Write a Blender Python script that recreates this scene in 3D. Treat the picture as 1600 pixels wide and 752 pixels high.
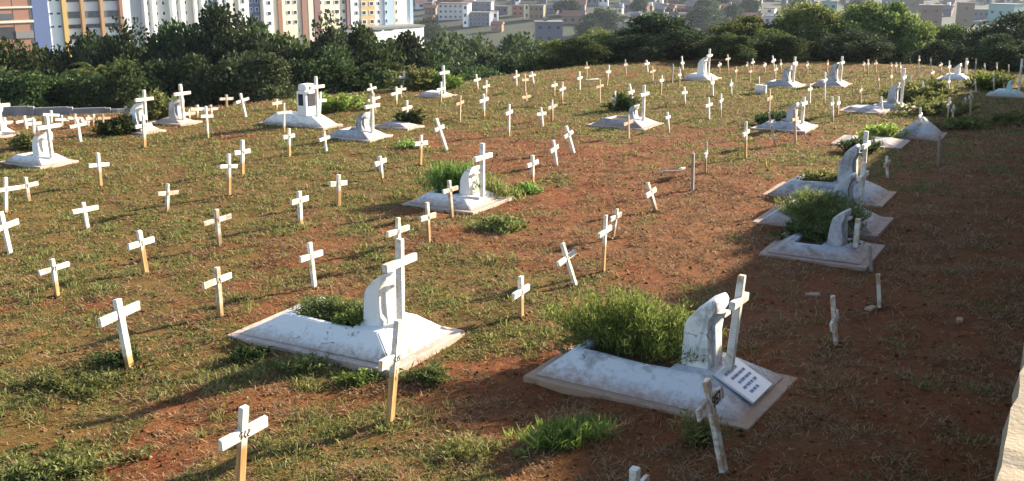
import bpy, bmesh, math, random
import numpy as np
from mathutils import Vector, Matrix

for o in list(bpy.data.objects):
    bpy.data.objects.remove(o)
SC = bpy.context.scene
COL = SC.collection
R = math.radians
random.seed(11)
RNG = np.random.default_rng(11)

# ------------------------------------------------------------------ camera
FPX, PW, PH = 1640.0, 1600.0, 752.0
CAMH, PITCH = 4.0, R(14.5)
cam_d = bpy.data.cameras.new('camera')
cam = bpy.data.objects.new('camera', cam_d)
COL.objects.link(cam)
cam.location = (0, 0, CAMH)
cam.rotation_euler = (math.pi / 2 - PITCH, 0, 0)
cam_d.sensor_width = 36.0
cam_d.lens = 36.0 * FPX / PW
cam_d.clip_end = 6000
SC.camera = cam

# ------------------------------------------------------------------ sky and sun
SUN_AZ, SUN_EL = R(54), R(20)
w = bpy.data.worlds.new('World')
SC.world = w
w.use_nodes = True
nt = w.node_tree
sky = nt.nodes.new('ShaderNodeTexSky')
sky.sky_type = 'NISHITA'
sky.sun_disc = False
sky.sun_elevation = SUN_EL
sky.sun_rotation = SUN_AZ
sky.altitude = 800
sky.dust_density = 1.6
bg = nt.nodes['Background']
bg.inputs['Strength'].default_value = 0.085
nt.links.new(sky.outputs[0], bg.inputs['Color'])
sl = bpy.data.lights.new('sun', 'SUN')
sl.energy = 5.0
sl.angle = R(1.0)
sl.color = (1.0, 0.89, 0.70)
sun = bpy.data.objects.new('sun', sl)
COL.objects.link(sun)
SUN = Vector((math.sin(SUN_AZ) * math.cos(SUN_EL), math.cos(SUN_AZ) * math.cos(SUN_EL), math.sin(SUN_EL)))
sun.rotation_euler = (-SUN).to_track_quat('-Z', 'Y').to_euler()
sun.location = (20, 10, 30)
SC.view_settings.view_transform = 'Standard'
SC.view_settings.look = 'None'
SC.view_settings.gamma = 1.0
SC.view_settings.use_curve_mapping = False
SC.view_settings.exposure = 1.8

# ------------------------------------------------------------------ pixel -> place
CT, ST = math.cos(PITCH), math.sin(PITCH)
def ray(px, py):
    a, b = (px - PW / 2) / FPX, (PH / 2 - py) / FPX
    return np.array([a, CT + b * ST, -ST + b * CT])      # forward component 1
def P(px, py, z=0.0):
    d = ray(px, py)
    t = (z - CAMH) / d[2]
    return np.array([d[0] * t, d[1] * t, z])
def at(px, py, y):                                        # the point of that pixel's ray at ground distance y
    d = ray(px, py)
    t = y / d[1]
    return np.array([d[0] * t, y, CAMH + d[2] * t])
def pix(p):
    v = np.asarray(p, float) - np.array([0, 0, CAMH])
    dep = v[1] * CT - v[2] * ST
    up = v[1] * ST + v[2] * CT
    return PW / 2 + FPX * v[0] / dep, PH / 2 - FPX * up / dep
UAZ = R(29.2)
U = np.array([math.sin(UAZ), math.cos(UAZ), 0.0])         # along the boundary wall
N = np.array([U[1], -U[0], 0.0])                          # towards the boundary wall

# ------------------------------------------------------------------ terrain
EDGE = [P(*q)[:2] for q in ((0, 194), (170, 187), (330, 174), (450, 163), (550, 152), (660, 140), (760, 128),
                            (900, 108), (1000, 99), (1150, 97), (1300, 100), (1450, 106), (1600, 118))]
EX = np.array([-60.0] + [e[0] for e in EDGE] + [60.0])
EY = np.array([EDGE[0][1] - 1.0] + [e[1] for e in EDGE] + [EDGE[-1][1] - 4])
def H(x, y):
    x = np.asarray(x, float); y = np.asarray(y, float)
    d = y - np.interp(x, EX, EY) - 0.4
    dd = np.maximum(d, 0)
    steep = np.interp(x, [-14, 2, 14, 60], [0.26, 0.26, 0.16, 0.16])
    z = -np.where(dd < 3, steep * dd * dd / 6, steep * (dd - 1.5))
    floor = -25.0 + np.interp(y, [300, 1500], [0, 66]) + 4 * np.sin(x / 61.0 + 1) * np.clip((y - 330) / 120, 0, 1)
    return np.maximum(z, floor)

def lattice(seed):
    return np.random.default_rng(seed).random((256, 256))
def vnoise(x, y, seed):
    L = lattice(seed)
    xi, yi = np.floor(x).astype(int), np.floor(y).astype(int)
    fx, fy = x - xi, y - yi
    fx, fy = fx * fx * (3 - 2 * fx), fy * fy * (3 - 2 * fy)
    g = lambda i, j: L[(xi + i) % 256, (yi + j) % 256]
    return (g(0, 0) * (1 - fx) + g(1, 0) * fx) * (1 - fy) + (g(0, 1) * (1 - fx) + g(1, 1) * fx) * fy
def fbm(x, y, seed, oct=4):
    s, a, t = 0, 1.0, 0
    for k in range(oct):
        s = s + a * vnoise(x * 2 ** k, y * 2 ** k, seed + k); t += a; a *= 0.55
    return s / t
def sstep(a, b, v):
    t = np.clip((v - a) / (b - a), 0, 1)
    return t * t * (3 - 2 * t)
# where weeds grow thick (pixel, radius m, amount) as seen in the photograph
BLOBS = [(P(px, py), r, a) for px, py, r, a in (
    (90, 600, 1.3, .30), (60, 690, 1.1, .3), (110, 420, 1.8, .22), (190, 330, 2.2, .20), (330, 240, 3.0, .18), (150, 250, 2.0, .25), (60, 310, 1.8, .2),
    (430, 300, 2.0, .16), (260, 560, .9, .2), (480, 570, .6, .25), (740, 490, 1.0, .22), (680, 440, .9, .2), (620, 580, .9, .15),
    (780, 350, .6, .35), (890, 665, .55, .35), (730, 690, .6, .2), (470, 680, .8, .16), (850, 500, .7, .22), (560, 680, .7, .14),
    (760, 620, .8, -.2), (900, 620, .9, -.25), (1000, 700, 1.2, -.25), (950, 250, 2.5, -.22), (780, 230, 2.5, -.18), (1080, 330, 2.0, -.18), (1120, 400, 1.4, -.2),
    (250, 640, .9, -.2), (240, 700, .9, -.15), (420, 640, .8, -.2), (560, 350, 1.2, -.1), (270, 250, 1.2, -.12), (1380, 520, 2.5, -.22), (1450, 400, 3.0, -.2),
    (1000, 420, 1.2, -.06), (1130, 150, 5, .16), (1300, 150, 5, .14), (760, 150, 5, .08), (1450, 150, 4, .2), (900, 160, 4, .08))]
def cover(x, y):
    g = fbm(x / 2.3 + 40, y / 3.2 + 40, 5, 4) * 0.5 + fbm(x / .50 + 90, y / .62 + 90, 25, 3) * 0.5
    d = fbm(x / 1.5 + 70, y / 2.1 + 70, 45, 4) * 0.45 + fbm(x / .3 + 10, y / .4 + 10, 65, 3) * 0.55
    for c, r, a in BLOBS:
        g = g + a * np.exp(-((x - c[0]) ** 2 + (y - c[1]) ** 2) / (r * r))
    far = sstep(14, 34, y)
    p = x * N[0] + y * N[1]
    g = g + 0.11 * far + .012 - 0.08 * sstep(-4.5, -2.5, p)
    return sstep(0.465, 0.62, g), sstep(0.36, 0.58, d + 0.05 * far)

# ------------------------------------------------------------------ helpers: objects
def mesh_np(name, V, F, mats=None):
    me = bpy.data.meshes.new(name)
    V = np.asarray(V, np.float32); F = np.asarray(F, np.int32)
    k = F.shape[1]
    me.vertices.add(len(V)); me.vertices.foreach_set('co', V.ravel())
    me.loops.add(F.size); me.loops.foreach_set('vertex_index', F.ravel())
    me.polygons.add(len(F))
    me.polygons.foreach_set('loop_start', np.arange(0, F.size, k, dtype=np.int32))
    me.polygons.foreach_set('loop_total', np.full(len(F), k, np.int32))
    me.update(calc_edges=True); me.validate()
    return me
def add(name, me, mat=None, parent=None, loc=None, rot=None, scale=None):
    o = bpy.data.objects.new(name, me)
    COL.objects.link(o)
    if mat is not None and me is not None and len(me.materials) == 0:
        me.materials.append(mat)
    if parent is not None: o.parent = parent
    if loc is not None: o.location = loc
    if rot is not None: o.rotation_euler = rot
    if scale is not None: o.scale = scale
    return o
def empty(name, loc=(0, 0, 0), rot=(0, 0, 0)):
    o = bpy.data.objects.new(name, None)
    COL.objects.link(o)
    o.location = loc; o.rotation_euler = rot
    o.empty_display_size = 0.1
    return o
USED = {}
def tag(o, label, cat, group=None, kind=None):
    o['label'] = label; o['category'] = cat
    if group: o['group'] = group
    if kind: o['kind'] = kind
    USED[label] = USED.get(label, 0) + 1
    return o
def bm_mesh(name, bm, smooth=False):
    me = bpy.data.meshes.new(name)
    bm.normal_update(); bm.to_mesh(me); bm.free()
    if smooth:
        for p in me.polygons: p.use_smooth = True
    return me
def bm_box(bm, x0, x1, y0, y1, z0, z1):
    v = [bm.verts.new(c) for c in ((x0, y0, z0), (x1, y0, z0), (x1, y1, z0), (x0, y1, z0), (x0, y0, z1), (x1, y0, z1), (x1, y1, z1), (x0, y1, z1))]
    for f in ((3, 2, 1, 0), (4, 5, 6, 7), (0, 1, 5, 4), (1, 2, 6, 5), (2, 3, 7, 6), (3, 0, 4, 7)):
        bm.faces.new([v[i] for i in f])
    return v
def box_mesh(name, x0, x1, y0, y1, z0, z1, bev=0.0, jit=0.0, seg=1):
    bm = bmesh.new()
    bm_box(bm, x0, x1, y0, y1, z0, z1)
    if jit:
        for v in bm.verts: v.co += Vector((random.uniform(-jit, jit), random.uniform(-jit, jit), random.uniform(-jit, jit)))
    if bev:
        bmesh.ops.bevel(bm, geom=bm.edges[:], offset=bev, segments=seg, affect='EDGES', profile=0.5)
    return bm_mesh(name, bm)
ORD = ['first', 'second', 'third', 'fourth', 'fifth', 'sixth', 'seventh', 'eighth', 'ninth', 'tenth', 'eleventh', 'twelfth', 'thirteenth',
       'fourteenth', 'fifteenth', 'sixteenth', 'seventeenth', 'eighteenth', 'nineteenth', 'twentieth']
ORD += ['twenty-' + x for x in ORD[:9]] + ['thirtieth'] + ['thirty-' + x for x in ORD[:9]] + ['fortieth'] + ['forty-' + x for x in ORD[:9]]

# ------------------------------------------------------------------ materials
class NT:
    def __init__(s, name):
        s.m = bpy.data.materials.new(name); s.m.use_nodes = True
        s.t = s.m.node_tree; s.b = s.t.nodes['Principled BSDF']
        s.b.inputs['Roughness'].default_value = 0.85
        s.b.inputs['Specular IOR Level'].default_value = 0.25
    def n(s, typ, **kw):
        k = s.t.nodes.new(typ)
        for a, v in kw.items():
            if a.startswith('i_'):
                k.inputs[a[2:].replace('_', ' ')].default_value = v
            else: setattr(k, a, v)
        return k
    def l(s, a, b): s.t.links.new(a, b)
    def noise(s, scale, detail=4, rough=0.6, vec=None, dist=0.0):
        k = s.n('ShaderNodeTexNoise'); k.inputs['Scale'].default_value = scale
        k.inputs['Detail'].default_value = detail; k.inputs['Roughness'].default_value = rough; k.inputs['Distortion'].default_value = dist
        if vec is not None: s.l(vec, k.inputs['Vector'])
        return k.outputs['Fac']
    def ramp(s, fac, stops):
        k = s.n('ShaderNodeValToRGB')
        e = k.color_ramp.elements
        while len(e) < len(stops): e.new(0.5)
        for q, (p, c) in zip(e, stops):
            q.position = p; q.color = (*c, 1) if len(c) == 3 else c
        s.l(fac, k.inputs['Fac'])
        return k.outputs['Color']
    def mix(s, fac, a, b, mode='MIX'):
        k = s.n('ShaderNodeMix', data_type='RGBA', blend_type=mode)
        for v, i in ((fac, 0), (a, 6), (b, 7)):
            if hasattr(v, 'default_value') or hasattr(v, 'links'): s.l(v, k.inputs[i])
            elif i == 0: k.inputs[0].default_value = v
            else: k.inputs[i].default_value = (*v, 1)
        return k.outputs[2]
    def math(s, op, a, b=None, clamp=False):
        k = s.n('ShaderNodeMath', operation=op); k.use_clamp = clamp
        for i, v in enumerate((a, b)):
            if v is None: continue
            if hasattr(v, 'links'): s.l(v, k.inputs[i])
            else: k.inputs[i].default_value = v
        return k.outputs[0]
    def mapr(s, v, a, b, c=0.0, d=1.0):
        k = s.n('ShaderNodeMapRange'); k.interpolation_type = 'SMOOTHSTEP'
        s.l(v, k.inputs[0])
        for i, q in enumerate((a, b, c, d)): k.inputs[i + 1].default_value = q
        return k.outputs[0]
    def coord(s, which='Object'):
        return s.n('ShaderNodeTexCoord').outputs[which]
    def pos(s): return s.n('ShaderNodeNewGeometry').outputs['Position']
    def bump(s, h, strength=0.4, dist=0.01):
        k = s.n('ShaderNodeBump'); k.inputs['Strength'].default_value = strength; k.inputs['Distance'].default_value = dist
        s.l(h, k.inputs['Height']); s.l(k.outputs[0], s.b.inputs['Normal'])
    def col(s, c):
        if hasattr(c, 'links'): s.l(c, s.b.inputs['Base Color'])
        else: s.b.inputs['Base Color'].default_value = (*c, 1)
        return s.m

def m_soil():
    s = NT('red_soil'); p = s.pos()
    g = s.n('ShaderNodeAttribute', attribute_name='green').outputs['Fac']
    d = s.n('ShaderNodeAttribute', attribute_name='dry').outputs['Fac']
    n1, n2, n3 = s.noise(1.1, 5, .6, p), s.noise(9, 6, .7, p), s.noise(55, 4, .7, p)
    soil = s.ramp(n2, [(.25, (.070, .020, .008)), (.5, (.18, .054, .019)), (.72, (.30, .108, .040))])
    soil = s.mix(s.mapr(n1, .4, .7), soil, (.20, .070, .026), 'MIX')
    straw = s.ramp(n3, [(.3, (.085, .042, .016)), (.55, (.19, .105, .040)), (.8, (.31, .20, .085))])
    c = s.mix(s.math('MULTIPLY', s.math('MULTIPLY', d, .75), s.mapr(n3, .42, .64)), soil, straw)
    grn = s.ramp(n3, [(.3, (.065, .068, .018)), (.6, (.135, .145, .038)), (.8, (.21, .21, .068))])
    c = s.mix(s.math('MULTIPLY', s.math('MULTIPLY', g, .75), s.mapr(n3, .38, .60)), c, grn)
    s.bump(s.math('ADD', s.math('MULTIPLY', n2, .7), s.math('MULTIPLY', n3, .5)), .9, .05)
    s.b.inputs['Roughness'].default_value = .95
    s.b.inputs['Specular IOR Level'].default_value = .1
    return s.col(c)
def m_terrain():
    s = NT('valley_ground'); p = s.pos()
    n1, n2 = s.noise(.03, 5, .6, p), s.noise(.4, 5, .65, p)
    c = s.ramp(n2, [(.3, (.020, .032, .012)), (.55, (.040, .050, .020)), (.75, (.10, .065, .04))])
    return s.col(s.mix(s.mapr(n1, .4, .65), c, (.045, .038, .030)))
def m_leaf(name, c1, c2, c3, trans=.3):
    s = NT(name)
    r = s.n('ShaderNodeNewGeometry').outputs['Random Per Island']
    o = s.n('ShaderNodeObjectInfo').outputs['Random']
    c = s.ramp(r, [(0, c1), (.55, c2), (1, c3)])
    hsv = s.n('ShaderNodeHueSaturation')
    s.l(c, hsv.inputs['Color'])
    s.l(s.math('ADD', s.math('MULTIPLY', o, .8), .62), hsv.inputs['Value'])
    s.l(s.math('ADD', s.math('MULTIPLY', s.math('FRACT', s.math('MULTIPLY', o, 7.3)), .055), .468), hsv.inputs['Hue'])
    s.col(hsv.outputs[0])
    s.b.inputs['Roughness'].default_value = .75; s.b.inputs['Specular IOR Level'].default_value = .08
    t = s.n('ShaderNodeBsdfTranslucent'); s.l(hsv.outputs[0], t.inputs['Color'])
    mx = s.n('ShaderNodeMixShader'); mx.inputs[0].default_value = trans
    s.l(s.b.outputs[0], mx.inputs[1]); s.l(t.outputs[0], mx.inputs[2])
    s.l(mx.outputs[0], s.t.nodes['Material Output'].inputs['Surface'])
    return s.m
def m_painted_wood(name, white, wood1, wood2, wear):
    s = NT(name); c = s.coord()
    o = s.n('ShaderNodeObjectInfo').outputs['Random']
    pz = s.n('ShaderNodeAttribute', attribute_name='paint').outputs['Fac']
    mp = s.n('ShaderNodeMapping'); mp.inputs['Scale'].default_value = (40, 40, 3)
    off = s.n('ShaderNodeCombineXYZ'); s.l(s.math('MULTIPLY', o, 37.0), off.inputs[0]); s.l(s.math('MULTIPLY', o, 11.0), off.inputs[2])
    s.l(c, mp.inputs['Vector']); s.l(off.outputs[0], mp.inputs['Location'])
    grain = s.noise(1.0, 5, .65, mp.outputs[0])
    va = s.n('ShaderNodeVectorMath', operation='ADD'); s.l(c, va.inputs[0]); s.l(off.outputs[0], va.inputs[1])
    blot, fine = s.noise(9, 5, .65, va.outputs[0]), s.noise(60, 4, .7, va.outputs[0])
    wd = s.mix(s.mapr(grain, .3, .7), wood1, wood2)
    edge = s.math('ADD', pz, s.math('MULTIPLY', s.math('SUBTRACT', blot, .5), .35))
    on = s.mapr(edge, -.05, .06)
    worn = s.mapr(s.math('ADD', s.math('MULTIPLY', blot, .6), s.math('MULTIPLY', grain, .4)), wear, wear + .09)
    on = s.math('MULTIPLY', on, s.math('SUBTRACT', 1.0, s.math('MULTIPLY', worn, .8)))
    pc = s.mix(s.mapr(fine, .45, .72), white, tuple(.66 * v for v in white))
    pc = s.mix(s.math('MULTIPLY', s.mapr(s.noise(4.5, 5, .7, va.outputs[0]), .46, .66), .55), pc, (.42, .36, .28))
    s.bump(grain, .35, .006)
    return s.col(s.mix(on, wd, pc))
def m_whitewash(name, base, stain, amount, blue=0.0):
    s = NT(name); c = s.coord(); p = s.pos()
    o = s.n('ShaderNodeObjectInfo').outputs['Random']
    va = s.n('ShaderNodeVectorMath', operation='ADD'); s.l(c, va.inputs[0])
    off = s.n('ShaderNodeCombineXYZ'); s.l(s.math('MULTIPLY', o, 23.0), off.inputs[1]); s.l(off.outputs[0], va.inputs[1])
    v = va.outputs[0]
    n1, n2, n3 = s.noise(2.6, 6, .65, v, .4), s.noise(14, 5, .7, v), s.noise(70, 3, .7, v)
    k = s.mapr(s.math('ADD', s.math('MULTIPLY', n1, .65), s.math('MULTIPLY', n2, .35)), amount, amount + .16)
    cc = s.mix(k, base, stain)
    vo = s.n('ShaderNodeTexVoronoi', feature='DISTANCE_TO_EDGE'); vo.inputs['Scale'].default_value = 2.2
    wv = s.n('ShaderNodeVectorMath', operation='ADD')
    nz = s.n('ShaderNodeTexNoise'); nz.inputs['Scale'].default_value = 6; s.l(v, nz.inputs['Vector'])
    sc = s.n('ShaderNodeVectorMath', operation='SCALE'); s.l(nz.outputs['Color'], sc.inputs[0]); sc.inputs['Scale'].default_value = .25
    s.l(v, wv.inputs[0]); s.l(sc.outputs[0], wv.inputs[1]); s.l(wv.outputs[0], vo.inputs['Vector'])
    crack = s.math('MULTIPLY', s.math('SUBTRACT', 1.0, s.mapr(vo.outputs['Distance'], .004, .014)), s.mapr(n1, .5, .56))
    cc = s.mix(s.math('MULTIPLY', crack, .75), cc, (.16, .13, .11))
    sep = s.n('ShaderNodeSeparateXYZ'); s.l(p, sep.inputs[0])
    dirt = s.math('MULTIPLY', s.math('SUBTRACT', 1.0, s.mapr(s.math('ADD', sep.outputs[2], s.math('MULTIPLY', n2, -.24)), -.10, .07)), .7)
    cc = s.mix(dirt, cc, (.33, .17, .09))
    spk = s.mapr(n3, .66, .74)
    cc = s.mix(s.math('MULTIPLY', spk, .35), cc, (.3, .27, .24))
    s.bump(s.math('ADD', n2, s.math('MULTIPLY', n3, .6)), .35, .012)
    s.b.inputs['Roughness'].default_value = .8
    return s.col(cc)
def m_plain(name, c, var=.25, scale=3.0, rough=.85, bump=0.0, stain=None):
    s = NT(name); v = s.coord()
    n = s.noise(scale, 5, .65, v)
    d = tuple(x * (1 - var) for x in c); e = tuple(min(1, x * (1 + var * .6)) for x in c)
    k = s.ramp(n, [(.3, d), (.55, c), (.75, e)])
    if stain:
        k = s.mix(s.mapr(s.noise(scale * .35, 6, .7, v), .5, .68), k, stain)
    if bump: s.bump(s.noise(scale * 8, 4, .7, v), bump, .02)
    s.b.inputs['Roughness'].default_value = rough
    return s.col(k)
def m_glass(name, c):
    s = NT(name); s.b.inputs['Roughness'].default_value = .12; s.b.inputs['Specular IOR Level'].default_value = .5
    return s.col(c)

M = {}
M['soil'] = m_soil(); M['terrain'] = m_terrain()
WHT = (.76, .72, .65)
M['wood_white'] = m_painted_wood('white_painted_wood', WHT, (.34, .19, .075), (.58, .36, .15), .525)
M['wood_worn'] = m_painted_wood('worn_painted_wood', (.70, .66, .59), (.27, .16, .08), (.45, .29, .15), .455)
M['wood_raw'] = m_painted_wood('bare_wood', (.62, .50, .40), (.40, .25, .15), (.56, .40, .27), .47)
M['wood_grey'] = m_painted_wood('weathered_wood', (.30, .26, .22), (.20, .16, .12), (.30, .25, .19), .5)
M['mark'] = m_plain('black_paint', (.03, .03, .035), .3, 60)
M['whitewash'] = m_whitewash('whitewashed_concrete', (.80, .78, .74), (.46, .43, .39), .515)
M['shadewash'] = m_whitewash('shade_toned_whitewash', (.46, .46, .475), (.24, .24, .25), .46)  # shade on the tomb sides is put into this darker tone
M['palewash'] = m_whitewash('pale_stained_whitewash', (.66, .65, .65), (.36, .35, .35), .455)
M['tealwash'] = m_whitewash('pale_teal_wash', (.50, .66, .62), (.36, .46, .43), .54)
M['rawslab'] = m_whitewash('raw_concrete_slab', (.52, .45, .36), (.34, .27, .20), .48)
M['plaque'] = m_plain('pale_marble', (.74, .74, .74), .08, 5, .35)
M['blue_ink'] = m_plain('blue_lettering', (.16, .22, .40), .2, 30)
M['dark_niche'] = m_plain('dark_niche', (.035, .037, .045), .3, 8)
M['planter_soil'] = m_plain('dark_planter_soil', (.09, .045, .025), .4, 12, .95, .5)
M['stucco'] = m_plain('beige_stucco', (.31, .245, .165), .30, 6, .92, .35, (.22, .195, .165))
M['concrete_wall'] = m_plain('grey_concrete', (.30, .29, .285), .25, 2.0, .9, .3, (.20, .19, .185))
M['bark'] = m_plain('bark', (.10, .075, .05), .4, 9, .95, .5)
M['green_blade'] = m_leaf('green_grass_blades', (.125, .155, .036), (.21, .245, .075), (.40, .39, .17), .5)
M['dry_blade'] = m_leaf('dry_grass_blades', (.22, .14, .055), (.38, .26, .11), (.58, .45, .24), .35)
M['weed_lush'] = m_leaf('lush_weed_leaves', (.085, .14, .022), (.17, .26, .055), (.32, .42, .13), .5)
M['weed_dark'] = m_leaf('dark_weed_leaves', (.025, .042, .014), (.05, .075, .024), (.10, .12, .04), .3)
M['weed_olive'] = m_leaf('olive_weed_leaves', (.10, .115, .030), (.17, .19, .058), (.30, .29, .12), .4)
M['clod'] = m_leaf('red_clods', (.10, .032, .013), (.21, .075, .03), (.36, .22, .13), 0.0)
M['tree_dark'] = m_leaf('dark_tree_leaves', (.022, .034, .015), (.045, .066, .026), (.10, .125, .055), .22)
M['tree_mid'] = m_leaf('green_tree_leaves', (.030, .050, .016), (.065, .095, .030), (.14, .175, .062), .28)
M['tree_light'] = m_leaf('light_tree_leaves', (.065, .090, .022), (.12, .155, .042), (.21, .24, .08), .35)

# ================================================================== THE SETTING
def build_ground():
    xs = np.arange(-21.0, 25.01, 0.115); ys = np.arange(3.0, 50.01, 0.115)
    X, Y = np.meshgrid(xs, ys)
    near = 1 - sstep(18, 40, Y)
    Z = H(X, Y) + (fbm(X / .55, Y / .55, 81, 3) - .5) * .085 * (0.5 + .5 * near) + (fbm(X / 3, Y / 3, 91, 2) - .5) * .12
    V = np.stack([X, Y, Z], -1).reshape(-1, 3)
    ny, nx = X.shape
    i = np.arange(ny - 1)[:, None] * nx + np.arange(nx - 1)[None]
    F = np.stack([i, i + 1, i + nx + 1, i + nx], -1).reshape(-1, 4)
    me = mesh_np('cemetery_ground', V, F)
    g, d = cover(X.ravel(), Y.ravel())
    for nm, v in (('green', g), ('dry', d)):
        a = me.attributes.new(nm, 'FLOAT', 'POINT'); a.data.foreach_set('value', v.astype(np.float32))
    for p in (me.polygons,): p.foreach_set('use_smooth', np.ones(len(p), bool))
    o = add('cemetery_ground', me, M['soil']); o['kind'] = 'structure'
build_ground()
def ground_z(x, y):
    return float(H(x, y) + (fbm(np.array([x / 3]), np.array([y / 3]), 91, 2)[0] - .5) * .12)
def build_terrain():
    a = np.unique(np.concatenate([np.arange(-60, 61, 3.0), np.geomspace(60, 1400, 34), -np.geomspace(60, 1400, 34)]))
    b = np.unique(np.concatenate([np.arange(-60, 100, 3.0), np.geomspace(100, 2400, 60)]))
    X, Y = np.meshgrid(a, b)
    Z = H(X, Y)
    ins = (X > -24) & (X < 28) & (Y > 0) & (Y < 53)
    Z = np.where(ins, Z - 1.3, Z - .12)
    V = np.stack([X, Y, Z], -1).reshape(-1, 3); ny, nx = X.shape
    i = np.arange(ny - 1)[:, None] * nx + np.arange(nx - 1)[None]
    F = np.stack([i, i + 1, i + nx + 1, i + nx], -1).reshape(-1, 4)
    me = mesh_np('valley_terrain', V, F)
    me.polygons.foreach_set('use_smooth', np.ones(len(me.polygons), bool))
    o = add('valley_terrain', me, M['terrain']); o['kind'] = 'structure'
build_terrain()

# boundary wall the photographer looks over: 3 m high, runs along U, inner face at p = -0.11
def build_boundary_wall():
    t = empty('boundary_wall', (-.11 * N[0] - 8 * U[0], -.11 * N[1] - 8 * U[1], 0), (0, 0, math.atan2(U[1], U[0])))
    # local x along U, local -y towards N; unseen far section added taller to deepen the shade on the field
    for x0w, x1w, hw_ in ((0, 27.0, 2.9), (27.004, 54.0, 3.5)):
        add('wall_body', box_mesh('wall_body', x0w, x1w, -.30, -.02, -.4, hw_ - .07), M['stucco'], t)
        n = int((x1w - x0w) / 1.25)
        for k in range(n):
            x0, x1 = x0w + k * (x1w - x0w) / n + .004, x0w + (k + 1) * (x1w - x0w) / n - .004
            bm = bmesh.new(); m = 14
            prof = []
            for q in range(m + 1):
                x = x0 + (x1 - x0) * q / m
                j = random.uniform(-.010, .010)
                prof.append([bm.verts.new((x, -.34 - j, hw_ - .07)), bm.verts.new((x, -.33, hw_ + random.uniform(-.004, .004))),
                             bm.verts.new((x, j - .012, hw_ + random.uniform(-.005, .004))), bm.verts.new((x, j, hw_ - .07))])
            for q in range(m):
                for e in range(4):
                    bm.faces.new((prof[q][e], prof[q][(e + 1) % 4], prof[q + 1][(e + 1) % 4], prof[q + 1][e]))
            bm.faces.new(prof[0][::-1]); bm.faces.new(prof[-1])
            bmesh.ops.recalc_face_normals(bm, faces=bm.faces[:])
            add('cap_stone', bm_mesh('cap_stone', bm), M['stucco'], t)
    tag(t, 'beige stucco boundary wall with sunlit top at the right edge', 'wall')
build_boundary_wall()
# low grey concrete wall behind the left graves
def build_back_wall():
    A, B = at(-140, 164, 30.0), at(340, 172, 32.5)
    t = empty('concrete_wall', (A[0], A[1], 0)); d = B[:2] - A[:2]; L = float(np.hypot(*d))
    t.rotation_euler = (0, 0, math.atan2(d[1], d[0]))
    n = 8
    for k in range(n):
        za = A[2] + (B[2] - A[2]) * (k + .5) / n
        x0, x1 = k * L / n, (k + 1) * L / n
        add('panel', box_mesh('panel', x0 + .07, x1 - .07, -.05, .05, za - 3.2, za, .008), M['concrete_wall'], t)
        add('post', box_mesh('post', x0 - .068, x0 + .068, -.09, .09, za - 3.2, za + .04, .01), M['concrete_wall'], t)
    tag(t, 'low grey concrete wall behind the graves at far left', 'wall')
build_back_wall()

# ================================================================== CROSSES
def with_paint(me, zline):
    n = len(me.vertices); co = np.empty(n * 3, np.float32); me.vertices.foreach_get('co', co)
    a = me.attributes.new('paint', 'FLOAT', 'POINT'); a.data.foreach_set('value', co[2::3] - zline)
    return me
def strokes(bm, cx, cz, y, w_, h_, n, th=.007):
    for k in range(n):
        gx = cx + (k - (n - 1) / 2) * w_
        pts = [(gx + random.uniform(-.3, .3) * w_, cz + (.5 - q / 3) * h_ + random.uniform(-.1, .1) * h_) for q in range(4)]
        pts = [(x + (random.choice((-1, 1)) * .28 * w_ if q % 2 else 0), z) for q, (x, z) in enumerate(pts)]
        for (xa, za), (xb, zb) in zip(pts, pts[1:]):
            dx, dz = xb - xa, zb - za; l = math.hypot(dx, dz) + 1e-6; nx, nz = -dz / l * th / 2, dx / l * th / 2
            bm.faces.new([bm.verts.new(c) for c in ((xa + nx, y, za + nz), (xa - nx, y, za - nz), (xb - nx, y, zb - nz), (xb + nx, y, zb + nz))])
CROSSES = []
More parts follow.
